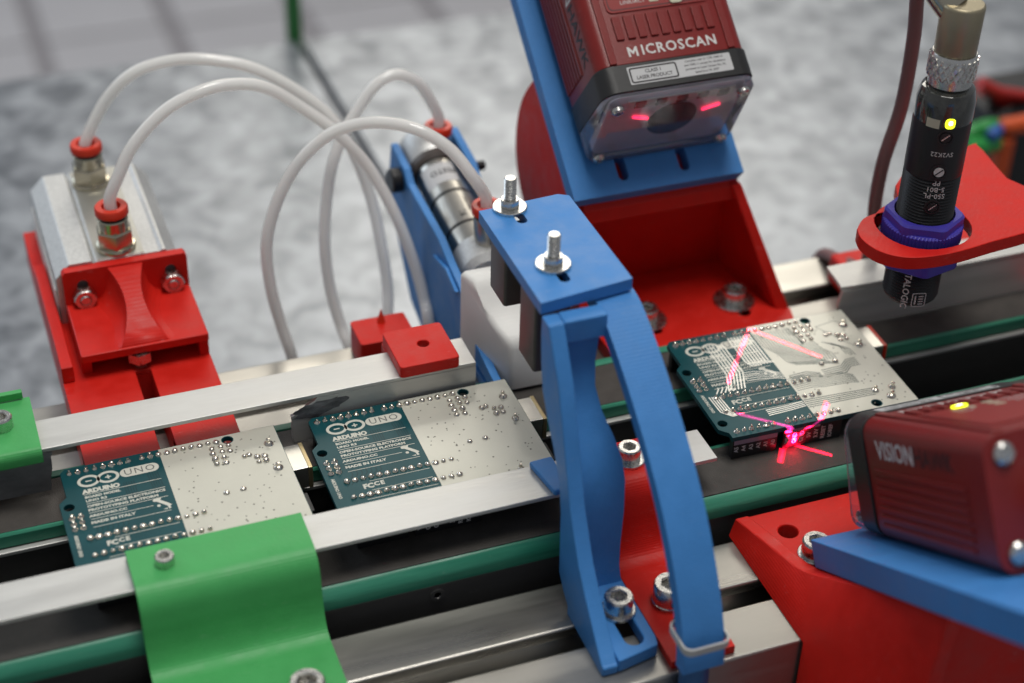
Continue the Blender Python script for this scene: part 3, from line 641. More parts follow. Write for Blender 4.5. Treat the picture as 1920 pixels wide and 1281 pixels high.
# ------------------------------------------------------------------ stopper cylinder with blue cradle
A = Vector((11, 172.0, 20.2)); B = Vector((11, 98.0, 7.6)); dcy = (B-A).normalized(); Lc = (B-A).length
nup = Vector((1, 0, 0)).cross(dcy).normalized(); nup = nup if nup.z > 0 else -nup
t = thing('stopper_cradle', 'blue printed cradle of two side plates around the round air cylinder', 'cradle', (11, 110, -21))
side = [(170.5, 25.0), (154.8, 22.8), (150.5, 19.0), (143.5, 18.6), (115.3, 16.6), (104.5, 13.2), (93, 10.6), (85.5, 4.0), (79.5, -0.8), (56.4, -4.6), (57.5, -8.8), (92, -8.8), (96, -20.9), (116, -20.9), (130, -36), (149, -30), (165, -10.7), (174.9, 5.4)]
part('side_plate', G().plate(side, -2, 0.8, 'x'), BLUE, t, bevel=0.4)
side2 = [(172, 27.0), (150, 24.0), (143.5, 19), (104.5, 14.2), (72, 8), (66.5, 4), (66.5, -20.9), (116, -20.9), (130, -36), (165, -10.7), (176, 5.4)]
part('side_plate', G().plate(side2, 21.2, 24.2, 'x'), BLUE, t, bevel=0.4)
part('rib', G().plate([(118, 9), (104, 12.0), (93, 9.0), (97, 6.5)], -3.4, -2.05, 'x'), BLUE, t, bevel=0.3)
part('floor', G().box(0.9, 21.1, 68, 116, -20.9, -17.5), BLUE, t, bevel=0.3)
kb = at(742, 338, x=-4)
part('knob', G().lathe([(4.4, 0), (4.6, 0.6), (4.6, 3.6), (4.0, 4.2)], (-2.1, kb.y, kb.z), (-1, 0, 0), 18), BLACK, t, bevel=0)
kr = at(898, 311, x=30); part('pivot_pin', G().lathe([(1.9, -6), (1.9, 7.5), (1.4, 8)], (24.3, at(898, 311, x=30).y, kr.z), (1, 0, 0), 16), BLACK, t)
t = thing('air_cylinder', 'round stainless air cylinder lying in the blue cradle', 'cylinder', (11, 135, -5))
def alongc(u): return A+dcy*u
part('tube', G().lathe([(8.3, 14), (8.3, 34), (8.0, 34.4), (8.0, 35.2), (8.3, 35.6), (8.3, 51), (8.0, 51.4), (8.0, 52.2), (8.3, 52.6), (8.3, 60)], A, dcy, 40), STAIN, t)
part('groove_ring', G().lathe([(8.05, 34.3), (8.42, 34.4), (8.42, 35.3), (8.05, 35.4)], A, dcy, 40, close=False), BLACK, t)
part('groove_ring', G().lathe([(8.05, 51.3), (8.42, 51.4), (8.42, 52.3), (8.05, 52.4)], A, dcy, 40, close=False), BLACK, t)
part('end_cap', G().lathe([(4, -6), (6.6, -4.5), (9.4, -1), (9.9, 1), (9.9, 12), (8.6, 14.2)], A, dcy, 36), ALUC, t)
part('cap_ring', G().lathe([(9.0, 12.4), (9.95, 12.8), (9.95, 15.2), (8.9, 16.6)], A, dcy, 36), DARKB, t)
part('end_cap', G().lathe([(8.5, 60), (9.0, 61), (9.0, 70), (7.0, 72.5), (4, 73)], A, dcy, 36), ALUC, t)
def wrapc(g, base, u_along, r, ang0):
    """lay flat text (x across = around, y = along) on the cylinder"""
    side_ = dcy.cross(nup)
    for i, q in enumerate(g.v):
        a = ang0+q.x/r; g.v[i] = base+dcy*(u_along+q.y)+(nup*math.cos(a)+side_*math.sin(a))*(r+q.z)
    return g
sgn = 1
lb = G().plate([(-6.2, -5.2), (6.2, -5.2), (6.2, 5.2), (-6.2, 5.2)], 0.03, 0.08)
gl = G(); nx = 14
gl.add([(-6.5+13*i/nx, s_*5.2, 0.06) for s_ in (-1, 1) for i in range(nx+1)], [(i, i+1, i+nx+2, i+nx+1) for i in range(nx)])
part('label', wrapc(gl, A, 24.5, 8.32, 0.30), LABEL, t)
part('lettering', wrapc(text_g('FESTO', 2.4, 'CENTER', 0.05, 1.0, 0.02), A, 24.0, 8.42, 0.1), PRINTD, t)
part('lettering', wrapc(text_g('16', 2.4, 'CENTER', 0.05, 1.0, 0.02).xf(Matrix.Rotation(math.pi/2, 4, 'Z')), A, 47.5, 8.34, 0.15), PRINTD, t)
part('lettering', wrapc(text_g('pmax 10 bar', 1.0, 'CENTER', 0.0, 1.0, 0.02).xf(Matrix.Rotation(math.pi/2, 4, 'Z')), A, 43, 8.34, -0.25), PRINTD, t)
R1 = at(823, 305, y=alongc(7).y); fb1 = Vector((14.2, alongc(7).y, 14.8)); fb2 = Vector((13.6, alongc(65).y, alongc(65).z+5.5))
f1 = part('fitting', G().lathe([(4.0, 0), (4.6, 1.2), (4.9, 3), (4.9, 14.5)], fb1, (0.02, 0, 1), 22), STAIN, t)
part('collar', G().lathe([(4.6, 14.4), (5.2, 14.9), (5.2, 17.4), (4.8, 18), (3.2, 18), (3.2, 16)], fb1, (0.02, 0, 1), 22), COLLAR, f1)
f2 = part('fitting', G().lathe([(4.0, 0), (4.6, 1.2), (4.7, 3), (4.7, 13.0)], fb2, (-0.05, 0, 1), 22), STAIN, t)
part('seal', G().lathe([(4.3, 12.9), (4.3, 14.2)], fb2, (-0.05, 0, 1), 20), BLACK, f2)
part('collar', G().lathe([(4.6, 14.0), (5.2, 14.5), (5.2, 17.0), (4.8, 17.6), (3.2, 17.6), (3.2, 16)], fb2, (-0.05, 0, 1), 22), COLLAR, f2)
part('rod', G().lathe([(3, 72.8), (3, 86.5)], A, dcy, 18), STEEL, t)
wb = [(86, -8.6), (86, 21.5), (84.8, 22.8), (79.8, 23.2), (78.0, 22.4), (76.0, 20.2), (73.0, 16.8), (69.0, 13.8), (65.0, 12.0), (61.5, 11.2), (59.0, 10.0), (57.7, 7.5), (57.5, -8.6)]
rr = []
for k_, (xi, ins) in enumerate(((0.0, 1.4), (0.5, 0.45), (1.6, 0.0), (12.2, 0.0), (13.3, 0.45), (13.8, 1.4))):
    cyy, czz = 71.5, 4.0; ring_ = []
    for (y_, z_) in wb:
        yy = y_-ins*(1 if y_ > cyy else -1); zz = z_ if z_ < -8 else z_-ins
        ring_.append((-3.0+(80-yy)*0.285+xi, yy, zz))
    rr.append(ring_)
single('stopper_block', G().rings(rr), WHITEP, 'white plastic stopper block on the rod of the round air cylinder', 'block', sharp=50)

# ------------------------------------------------------------------ air tubes
def tube_px(px, ys, start, end, label, grp='curved white air tubes'):
    n = len(px); P = list(start)
    for i, (a, b) in enumerate(px):
        u = i/(n-1); k = u*(len(ys)-1); j = min(int(k), len(ys)-2); y = ys[j]+(ys[j+1]-ys[j])*(k-j)
        P.append(at(a, b, y=y))
    P += list(end)
    return single('air_tube', G().tube(spline(P, 6), 2.1, 16), TUBE, label, 'tube', loc=(P[-1][0], P[-1][1], P[-1][2]), group=grp, sharp=80)
def tail(px, y, dx=3):
    q = at(*px, y=y); return [(q.x+dx, y+3, -52), (q.x+dx*1.5, y+8, -80), (q.x+dx*2.5, y+14, TZ+3.2), (q.x+dx*3+20, y+40, TZ+3.1)]
tube_px([(197, 190), (250, 137), (325, 113), (400, 113), (480, 130), (560, 172), (622, 222), (662, 285), (695, 370), (715, 460), (727, 540), (728, 606)], [194, 190, 182, 175, 166, 152, 138], [FR+Vector((0, 0, 13)), FR+Vector((0.2, 0, 17))], tail((728, 606), 138), 'white air tube from the rear fitting of the octagonal actuator')
tube_px([(220, 335), (250, 272), (310, 207), (380, 170), (440, 158), (500, 165), (570, 205), (632, 250), (690, 312), (740, 400), (775, 490), (795, 560), (804, 612)], [148, 150, 152, 152, 146, 134, 120], [FF+Vector((0, 0, 14)), FF+Vector((0, 0, 19))], tail((804, 612), 120), 'white air tube from the front fitting of the octagonal actuator')
s1 = fb1+Vector((0.3, 0, 16)); tube_px([(808, 190), (783, 155), (745, 140), (708, 156), (675, 198), (648, 245), (624, 305), (612, 380), (609, 460), (619, 540), (639, 610), (655, 652)], [164, 163, 161, 158, 152, 144, 134], [s1, s1+Vector((0.2, 0, 5))], tail((655, 652), 134), 'white air tube from the rear fitting of the round cylinder')
s2 = fb2+Vector((-0.8, 0, 15.5)); tube_px([(886, 332), (845, 281), (790, 246), (730, 231), (670, 233), (612, 256), (556, 310), (517, 385), (500, 460), (508, 540), (528, 612), (547, 668)], [108, 118, 130, 136, 136, 132, 128], [s2, s2+Vector((-0.4, 0.4, 5))], tail((547, 668), 128), 'white air tube from the front fitting of the round cylinder')

# ------------------------------------------------------------------ blue gantry over the conveyor
t = thing('sensor_gantry', 'blue printed gantry with two upright studs arching over the conveyor', 'gantry', (0, -45, -21))
part('top_plate', G().plate([(-12.3, -4.5), (16.6, -1.0), (16.6, 46.5), (13.5, 48.3), (-12.3, 46.5)], 66.2, 70, holes=[slot2(-2.0, 41.0, 1.6, 5.0), slot2(-1.6, 8.2, 1.6, 5.0)]), BLUE, t, bevel=0.7)
web = [(-4.7, 66.1), (-4.5, 60), (-5.5, 50), (-7.2, 42.5), (-11.5, 36), (-16.4, 29.9), (-22.2, 21), (-24.5, 10), (-25.6, -11), (-29, -15), (-33, -18), (-33, -20.9), (-60, -20.9), (-60, -17.9), (-58.5, -17.2), (-46, -4.9), (-39.1, 3.2), (-31.5, 16.8), (-24.6, 36.4), (-18.5, 52.3), (-10.2, 66.1)]
part('web', G().plate(web, -12.1, -7.4, 'x'), BLUE, t, bevel=0.5)
# curtain plate: follows the rear edge of the web, right edge wavers
prof = [(-4.7, 65.2, 5.6), (-4.6, 60, 4.6), (-5.6, 50, 3.2), (-7.4, 42.5, 2.8), (-11.6, 36, 3.6), (-16.4, 29.9, 5.6), (-20.0, 24, 7.0), (-22.4, 18, 7.2), (-24.0, 8, 6.8), (-25.0, -4, 6.0), (-25.8, -11, 5.8), (-27.5, -16.5, 6.0)]
rr = []
for i, (y, z, x) in enumerate(prof): rr.append([(-7.5, y-3.0, z), (x, y-3.0, z), (x, y, z), (-7.5, y, z)])
part('curtain', G().rings(rr), BLUE, t, sharp=50)
part('cap', G().box(-7.3, 5.7, -10.0, -4.4, 58.5, 66.12), BLUE, t, bevel=0.6)
part('foot', G().plate([(-7.3, -60), (5.8, -57.5), (6.6, -54), (6.6, -27.5), (-7.3, -27.5)], -20.9, -16.2, holes=[slot2(0.2, -46.5, 2.8, 9.0)]), BLUE, t, bevel=0.6)
bolt(t, (0.2, -41.5, -16.1), M_HEAD5, M_WASHM)
part('tab', G().plate([(-10.0, 5.8), (-2.5, 6.2), (-2.5, -9.5), (-7.6, -9.8)], 3.2, 5.4), BLUE, t, bevel=0.8)
# arched arm
path = spline([(0, 4.0, 63.2), (0, -4, 62.6), (0, -14, 57.8), (0, -26, 50.2), (0, -40, 39.6), (0, -52, 28.0), (0, -62, 14.5), (0, -68.5, 2.5), (0, -71.3, -6), (0, -72.0, -12)], 5)
pp = [(q.y, q.z) for q in path]; sp = strip_profile(pp, 4.6); n_ = len(pp)
arm = G().plate(sp, 5.2, 17.6, 'x')
part('arm', arm, BLUE, t, bevel=0.9)
for (x, y) in ((-3.1, 45.0), (-2.2, 12.2)):
    put('washer', M_WASHM, t, (x, y, 70.05)); put('nut', M_NUTS, t, (x, y, 71.1), Matrix.Rotation(0.3, 3, 'Z')); put('stud', M_STUD, t, (x, y, 71.5))
single('sensor_box', G().plate(slot2(-3.9, 37.4, 5.6, 6.4, 1.0, 3), 45.0, 66.1), DARKB, 'dark box sensor hanging from the gantry plate beside the cylinder fitting', 'sensor', bevel=0.4)
single('sensor_box', G().plate(slot2(-3.0, 14.6, 5.6, 6.4, 1.0, 3), 36.5, 66.1), DARKB, 'dark box sensor hanging from the gantry plate next to the blue leg', 'sensor', bevel=0.4)
single('cable', G().tube(spline([(11.4, -68.6, -6), (11.4, -69.4, -16), (11.4, -69.9, -30), (11.6, -70.2, -60), (14, -71, -95), (24, -78, TZ+4.3), (60, -90, TZ+4.3)], 6), 4.2, 16), CABLEB, 'blue cable leaving the lower end of the blue arm', 'cable', loc=(11, -70, TZ))
tie = [(q[0], q[1]) for q in slot2(11.4, -70.6, 7.0, 4.6, 2.2, 5)]
g = G(); o_ = slot2(11.4, -69.9, 7.0, 6.3, 2.6, 6); i_ = slot2(11.4, -69.9, 6.4, 5.7, 2.2, 6)
g.plate(o_, -3.4, -1.0, holes=[i_])
single('zip_tie', g, TIE, 'clear zip tie around the end of the blue arm', 'zip tie', bevel=0.3)

# ------------------------------------------------------------------ smart camera model (local u, v, w; lens looks along -v, plate at w=0)
def smart_camera(label, M, rib_label):
    t = thing('smart_camera', label, 'camera', M.translation, M=M)
    P = lambda nm, g, m, par=t, bev=0, sh=35: part(nm, g, m, par, bev, local=True, sharp=sh)
    def sec(hu, w0, w1, r): return [(a, b) for a, b in slot2(0, (w0+w1)/2, hu, (w1-w0)/2, r, 5)]
    body = P('housing', G().plate(sec(27, 0.3, 35.5, 5.0), 21.7, 91, 'y'), CAMRED, sh=40, bev=0.3)
    # side ribs
    for s_ in (-1, 1):
        for k in range(7):
            wz = 4.5+k*2.6
            P('rib', G().box(min(s_*26.9, s_*27.5), max(s_*26.9, s_*27.5), 26, 80, wz, wz+1.5), CAMRED, body, 0.25)
    # top: raised rails, ribs and panel
    for s_ in (-1, 1): P('top_rail', G().box(s_*21.4-1.3, s_*21.4+1.3, 22, 90, 35.4, 36.1), CAMRED, body, 0.3)
    for k in range(9):
        u = -16.4+k*4.1
        P('rib', G().box(u-1.35, u+1.35, 30.2, 38.6, 35.4, 36.25), CAMRED, body, 0.25)
    P('panel', G().plate(slot2(0, 60, 18.4, 20, 2.0, 4), 35.45, 35.95), CAMREDL, body, 0.15)
    fl_ = G().plate(slot2(0, 60, 17.6, 19.2, 1.6, 4), 35.96, 36, holes=[slot2(0, 60, 17.3, 18.9, 1.5, 4)]); P('panel_outline', fl_, PRINTD, body)
    up = lambda g, u, v, w=35.52: g.xf(Matrix.Translation((u, v, w)))
    lm = text_g('ICROSCAN', 3.45, 'LEFT', 0.09, 1.14, 0.03).xf(Matrix.Translation((-10.9, 0, 0)))
    ms = Matrix.Translation((-15.6, 0, 0))
    mp_ = [(0, -1.75), (0.75, -1.75), (0.75, 0.35), (1.75, -1.0), (2.75, 0.35), (2.75, -1.75), (3.5, -1.75), (3.5, 1.75), (2.85, 1.75), (1.75, 0.2), (0.65, 1.75), (0, 1.75)]
    mg = G().plate(mp_, -0.03, 0.03).xf(ms); lm.add(mg.v, mg.f)
    P('lettering', up(lm, 0.4, 25.8), PRINTW, body)
    for (u, v, s_) in ((-8.6, 43.2, 'LINK/ACT'), (-8.0, 46.9, 'MODE'), (-8.0, 50.6, 'TRIG'), (9.4, 50.6, 'PWR'), (9.4, 46.9, 'PASS')):
        P('lettering', up(text_g(s_, 1.35, 'CENTER', 0.0, 1.05, 0.02), u, v, 36), PRINTW, body)
    for u, v in ((-1.0, 43.0), (-1.0, 46.6), (-1.0, 50.4)): P('indicator', G().plate(slot2(u, v, 1.7, 0.75, 0.3, 2), 35.95, 36.12), LEDOFF, body)
    P('indicator', G().plate(slot2(5.3, 46.2, 0.8, 1.7, 0.3, 2), 35.95, 36.12), LEDOFF, body)
    P('indicator', G().plate(slot2(6.6, 41.9, 2.3, 1.3, 1.2, 4), 35.96, 36.5), LEDY if rib_label == 'lit' else LEDOFF, body)
    if rib_label == 'lit': P('indicator_core', G().plate(slot2(6.6, 41.9, 1.0, 0.6, 0.5, 4), 36.5, 36.56), LEDCORE, body)
    # side lettering (both flanks)
    for s_ in (-1, 1):
        # reads so that letters stand up along w
        xdir = (0, s_, 0); Mx = frame((s_*27.05, 55 if s_ > 0 else 46, 26.8), xdir, (0, 0, 1))
        gA = text_g('VISION', 5.0, 'LEFT', 0.10, 1.0, 0.03); gA.xf(Matrix.Translation((-26, 0, 0.02))); gA.xf(Mx); P('lettering', gA, PRINTW, body)
        gB = text_g('HAWK', 5.0, 'LEFT', 0.10, 1.0, 0.03); gB.xf(Matrix.Translation((-3, 0, 0.02))); gB.xf(Mx); P('lettering', gB, PRINTD, body)
    # rear face screws and sockets
    for a, b in ((-21.5, 30.3), (21.5, 30.3), (-21.5, 5.5), (21.5, 5.5)):
        P('screw', G().lathe([(2.9, 0), (2.9, 1.0), (2.1, 1.8), (0.4, 2.0)], (a, 90.9, b), (0, 1, 0), 20), STEEL, body)
    for a in (-10, 10): P('socket', G().lathe([(6.3, 0), (6.3, 9), (5.6, 9.6), (5.2, 4)], (a, 90.9, 17), (0, 1, 0), 24), NICKEL, body)
    # black nose band, label
    band = P('nose_band', G().plate(sec(27.6, 0.1, 35.9, 5.6), 12.0, 21.6, 'y'), CAMDARK, sh=40, bev=0.25)
    lab = P('label', G().plate(slot2(1.0, 17.2, 18.6, 3.15, 0.4, 2), 35.92, 36), LABEL, band)
    bf = G().plate(slot2(-8.6, 17.2, 8.5, 2.75, 0.8, 3), 36, 36.03, holes=[slot2(-8.6, 17.2, 7.95, 2.2, 0.5, 3)]); 
    for s_, v, sz, u in (('CLASS 1', 18.2, 1.2, -8.6), ('LASER PRODUCT', 16.2, 1.2, -8.6)):
        q = text_g(s_, sz, 'CENTER', 0.03, 0.95, 0.01); q.xf(Matrix.Translation((u, v, 36.02))); bf.add(q.v, q.f)
    for i, s_ in enumerate(('Complies with 21 CFR 1040.10', 'and 1040.11 except for deviations', 'pursuant to Laser Notice No. 50,', 'dated June 24, 2007')):
        q = text_g(s_, 0.8, 'CENTER', 0.01, 0.95, 0.01); xm = max(p_.x for p_ in q.v)
        q.xf(Matrix.Diagonal((min(1, 9.0/xm), 1, 1, 1))); q.xf(Matrix.Translation((10.0, 19.4-i*1.42, 36.02))); bf.add(q.v, q.f)
    part('lettering', bf, PRINTD, band, local=True)
    # clear cover: slanted front
    def cov(hu, w0, w1, r, v_of): return [(a, v_of(b), b) for a, b in slot2(0, (w0+w1)/2, hu, (w1-w0)/2, r, 5)]
    vf = lambda b: 2.0+0.20*b
    cg = G(); cg.rings([cov(27.4, 0.4, 35.1, 5.4, lambda b: 11.9), cov(27.4, 0.4, 35.1, 5.4, lambda b: min(vf(b)+1.2, 11.7)), cov(26.4, 1.4, 34.1, 4.8, lambda b: vf(b)), cov(23.0, 4.0, 31.5, 3.6, lambda b: vf(b)), cov(22.4, 4.6, 30.9, 3.4, lambda b: vf(b)+0.7)])
    c_ = P('clear_cover', cg, CLEAR, sh=25)
    inner = P('window_inner', G().rings([cov(24.6, 1.8, 33.4, 3.2, lambda b: min(vf(b)+6.0, 11.8)), cov(24.6, 1.8, 33.4, 3.2, lambda b: vf(b)+2.6)]), REFL, bev=0.3)
    e_ = Vector((0, 0.20, 1)).normalized()
    lens_c = Vector((1.5, vf(17)+2.55, 17))
    Ml = frame(lens_c, (1, 0, 0), e_)
    lp = G().plate([(9.0*math.cos(2*math.pi*i/32), 9.0*math.sin(2*math.pi*i/32)) for i in range(32)], 0.0, 0.25); lp.xf(Ml); part('lens', lp, LENS, inner, local=True)
    for sx, rot_ in ((-12.5, -0.35), (13.5, 0.3)):
        q = G().box(-3.2, 3.2, -0.45, 0.45, 0.3, 0.6); q.xf(Ml @ Matrix.Translation((sx, 3.5, 0)) @ Matrix.Rotation(rot_, 4, 'Z')); part('laser_slit', q, LEDR, inner, local=True)
    q = G().box(-19.5, 19.5, -2.0, 2.2, 0.1, 0.6); q.xf(Ml @ Matrix.Translation((0, 12.2, 0))); part('led_strip', q, WHITEP, inner, local=True)
    for k in range(5):
        u = -15+k*7.6
        q = G().box(-1.9, 1.9, -1.7, 1.7, 0.62, 0.95); q.xf(Ml @ Matrix.Translation((u, 12.2, 0))); part('led', q, CAMDARK, inner, local=True)
    for a in (-22.8, 22.8):
        for b in (4.2, 31.3):
            P('screw', G().lathe([(2.2, 0.2), (2.2, -1.0), (1.6, -1.6), (0.8, -1.6), (0.7, -0.6)], (a, vf(b)-0.1, b), (0, 1, 0), 16), STEEL, c_)
    return t
s = 2**-0.5
O1 = Vector((40.5, 96.6, 34.6)); U1 = Vector((1, 0, 0)); a1 = math.radians(38.5); V1 = Vector((0, math.cos(a1), math.sin(a1))); W1 = U1.cross(V1)
M1 = frame(O1+U1*33.8+V1*9.8+W1*0.2, U1, V1)
smart_camera('dark red smart camera with white maker lettering tilted down on the tall red stand', M1, 'off')
a2 = math.radians(34.0); V2 = Vector((0, -math.cos(a2), math.sin(a2))); U2 = Vector((-1, 0, 0)); W2 = U2.cross(V2)
yw = math.radians(5.0); U2, V2 = U2*math.cos(yw)-V2*math.sin(yw), V2*math.cos(yw)+U2*math.sin(yw)
O2 = Vector((98.5, -48.0, -1.6))
smart_camera('dark red smart camera with lit yellow indicator on the low blue tilted plate', frame(O2+W2*0.2, U2, V2), 'lit')

# ------------------------------------------------------------------ camera stands
def slanted_plate(name, label, M, outl, holes, th=6.2):
    t = thing(name, label, 'plate', M.translation, M=M)
    part('plate', G().plate(outl, -th, 0.0, holes=holes), BLUE, t, 0.5, local=True); return t
slanted_plate('camera_plate', 'blue slotted plate under the camera on the tall red stand', frame(O1, U1, V1), [(0, 0), (63.8, 0), (63.8, 115), (0, 115)], [slot2(19.8, 9.0, 1.9, 4.6), slot2(42.8, 8.8, 1.9, 4.6)])
slanted_plate('camera_plate', 'blue tilted plate under the camera on the low red stand', frame(O2, U2, V2), [(-33, -2.5), (38.5, -2.5), (38.5, 150), (-33, 150)], [], 8.6)
# tall stand
t = thing('camera_stand', 'tall red printed stand with two washered bolts on the far profile', 'stand', (84, 95, -21))
bp = [(50, 69.5), (119.5, 76.5), (112, 122), (52, 122)]
part('base', G().plate([(48, 67.0), (116.5, 67.0), (119.8, 79), (112, 122), (46, 122)], -20.9, -15.4, holes=[slot2(68.0, 86.5, 2.6, 6.5), slot2(102.8, 86.5, 2.6, 6.5)]), RED, t, bevel=0.5)
# back wall, right flared wall, head block under the plate
part('back_wall', G().add([(46, 117, -15.5), (110, 117, -15.5), (105.5, 106.5, 24), (42.5, 106.5, 24), (46, 121, -15.5), (110, 121, -15.5), (105.5, 110.5, 24), (42.5, 110.5, 24)],
     [(0, 1, 2, 3), (4, 7, 6, 5), (0, 4, 5, 1), (1, 5, 6, 2), (2, 6, 7, 3), (3, 7, 4, 0)]), RED, t, bevel=0.4)
part('wall', G().add([(119.6, 79.3, -15.5), (104.4, 97.5, 29.3), (104.4, 113, 29.3), (112, 121, -15.5), (114.8, 80.5, -15.5), (100.8, 98.0, 29.3), (100.8, 113, 29.3), (107.5, 121, -15.5)],
     [(0, 1, 2, 3), (4, 7, 6, 5), (0, 4, 5, 1), (1, 5, 6, 2), (2, 6, 7, 3), (3, 7, 4, 0)]), RED, t, bevel=0.6)
hb = [(97.0, 25.6), (99.6, 28.6), (103.2, 32.2), (175, 103.8), (180, 99), (112, 20.5), (106, 20.5), (98.5, 22.0)]
part('head', G().plate([(98.6, 22.6), (98.8, 28.0), (100.6, 29.9), (116, 42.0), (118, 41.0), (118, 20.6), (104.5, 20.6)], 45.3, 104.3, 'x'), RED, t, bevel=0.5)
XW = 41.2
arcw = [at(px_, py_, x=XW) for px_, py_ in ((1003, 146), (988, 166), (975, 195), (967, 240), (966, 290), (972, 340), (984, 392), (1000, 440))]
und = [O1+V1*k_-W1*6.4 for k_ in (2, 20, 40)]
part('wall', G().plate([(86, -15.5), (98.6, 22.4)]+[(q_.y, q_.z) for q_ in und]+[(q_.y, q_.z) for q_ in spline(arcw, 3)]+[(122, -15.5)], XW, XW+4, 'x'), RED, t, bevel=0.5)
for x in (66.8, 102.2): bolt(t, (x, 89.6 if x > 80 else 88.6, -15.3), M_HEAD5, M_WASHL)
# low stand
t = thing('camera_stand', 'low red printed stand under the blue tilted camera plate', 'stand', (90, -50, -21))
part('base', G().plate([(50.6, -18.4), (140, -18.4), (140, -62), (59, -62), (56.6, -46)], -20.8, -14.6, holes=[slot2(62.2, -28.4, 3.0, 3.0)]), RED, t, bevel=0.6)
bolt(t, (64.6, -40.6, -14.5), M_HEAD5, M_WASHM)
def slanted_wall(xb, xt, th, pts):
    """wall that leans from xb at z=-21 to xt at its top edge"""
    zs = [p_[1] for p_ in pts]; z0, z1 = min(zs), max(zs)
    return [(xb+(xt-xb)*max(0, (z-(-21))/(40+21)), y, z) for y, z in pts]
wl = [(-18.2, -14.4), (-46, -12.2), (-50, -11.0), (-112, 31.0), (-112, -100), (-66.4, -100), (-66.4, -20.9), (-18.2, -20.9)]
n_ = len(wl)
L0 = [(47.4+11.0*max(0, min(1, (z+21)/12)), y, z) for y, z in wl]; L0[0] = (49.2, -18.2, -14.4)
g = G().add([q for q in L0]+[(q[0]+4.5, q[1], q[2]) for q in L0], [(0, 1, 7), (1, 6, 7), (1, 2, 6), (2, 3, 6), (3, 4, 6), (4, 5, 6)]+[(n_+a_, n_+b_, n_+c_) for a_, b_, c_ in ((0, 7, 1), (1, 7, 6), (1, 6, 2), (2, 6, 3), (3, 6, 4), (4, 6, 5))]+[(i, i+n_, (i+1) % n_+n_, (i+1) % n_) for i in range(n_)])
part('wall', g, RED, t, bevel=0.5)
part('wall', G().plate([(-44, -11), (-48.5, -9.5), (-112, 33.4), (-112, -100), (-66.5, -100), (-66.5, -14.5), (-44, -14.5)], 126, 130, 'x'), RED, t, bevel=0.5)
part('front_web', G().box(62, 126, -98, -94, -100, 20), RED, t, bevel=0.4)
part('top_beam', G().plate([(-52, -9.8), (-112, 30.6), (-112, 25.0), (-52, -14.4)], 63.5, 125.9, 'x'), RED, t, bevel=0.4)
part('leg', G().box(52, 126, -112, -66.6, TZ, -100.2), RED, t, bevel=0.5)

# ------------------------------------------------------------------ tubular sensor on the red loop bracket
AX, AY, DZ = 130.4, 26.0, 4.0
t = thing('tubular_sensor', 'black threaded tubular sensor with lit yellow indicator hanging over the conveyor', 'sensor', (AX, AY, 19))
prof = [(7.6, 19.3), (8.6, 20.4)]; z = 20.4
while z < 66: prof += [(8.45, z+0.55), (9.0, z+1.1)]; z += 1.1
body = part('threaded_body', G().lathe([(6, 19.3)]+prof, (AX, AY, DZ), n=40), BLACK, t, sharp=60)
part('smooth_body', G().lathe([(9.0, z), (9.0, 84.5), (8.9, 85)], (AX, AY, DZ), n=40), BLACK, t)
part('lens_face', G().lathe([(6.6, 19.0), (7.2, 19.25), (7.2, 19.4)], (AX, AY, DZ), n=24), COLLAR, t)
part('clear_collar', G().lathe([(8.95, 85), (8.95, 91.5), (8.0, 94.8), (7.0, 95.4)], (AX, AY, DZ), n=40), SMOKE, t)
cdir = Vector((CAM.x-AX, CAM.y-AY, 0)).normalized(); ca = math.atan2(cdir.y, cdir.x)
def wraps(g, ang, z, r):
    for i, q in enumerate(g.v):
        a = ca+ang+q.x/r; g.v[i] = Vector((AX+(r+q.z)*math.cos(a), AY+(r+q.z)*math.sin(a), z+DZ+q.y))
    return g
def wrappatch(w_, h_, ang, z, r):
    g = G(); n = 8; g.add([(-w_/2+w_*i/n, k*h_, 0) for k in (-0.5, 0.5) for i in range(n+1)], [(i, i+1, i+n+2, i+n+1) for i in range(n)]); return wraps(g, ang, z, r)
RT = Matrix.Rotation(math.pi, 4, 'Z'); FACE = 0.22
part('indicator', wraps(G().plate(slot2(0, 0, 1.5, 1.7, 1.1, 4), 0, 0.05), FACE+0.08, 86.6, 9.02), LEDY, t)
part('indicator_core', wraps(G().plate(slot2(0.1, 0.2, 0.6, 0.7, 0.5, 4), 0.06, 0.1), FACE+0.08, 86.6, 9.02), LEDCORE, t)
part('indicator_window', wrappatch(4.2, 3.0, FACE-0.50, 86.0, 9.0), LEDOFF, t)
for zz, wtx in ((82.0, 0), (70.0, 1), (57.6, 0)):
    d = Vector((math.cos(ca+FACE), math.sin(ca+FACE), 0)); c = Vector((AX, AY, zz+DZ))+d*8.95
    r_ = part('trim_recess', G().lathe([(2.6, 0), (2.6, 0.35), (2.1, 0.4), (1.9, 0.1)], c, d, 18), BLACK, t)
    part('trim_screw', G().lathe([(1.6, 0.05), (1.6, 0.45), (0.1, 0.5)], c, d, 14), PRINTW if wtx else BLACK, r_)
    sl = G().box(-1.5, 1.5, -0.2, 0.2, 0, 0.06); fm = frame(c+d*0.5, Vector((-d.y, d.x, 0))+Vector((0, 0, 0.9)), Vector((d.y, -d.x, 0))+Vector((0, 0, 0.9))); sl.xf(fm); part('slot', sl, PRINTD if wtx else STEEL, r_)
for s_, zz, sz, bd in (('SV2K22', 76.0, 1.45, 0.0), ('S50-PL', 61.4, 1.6, 0.02), ('5-B01', 63.7, 1.6, 0.02), ('PP', 66.0, 1.6, 0.02)):
    part('lettering', wraps(text_g(s_, sz, 'CENTER', bd, 1.05, 0.02).xf(RT), FACE, zz, 9.06), PRINTW, t)
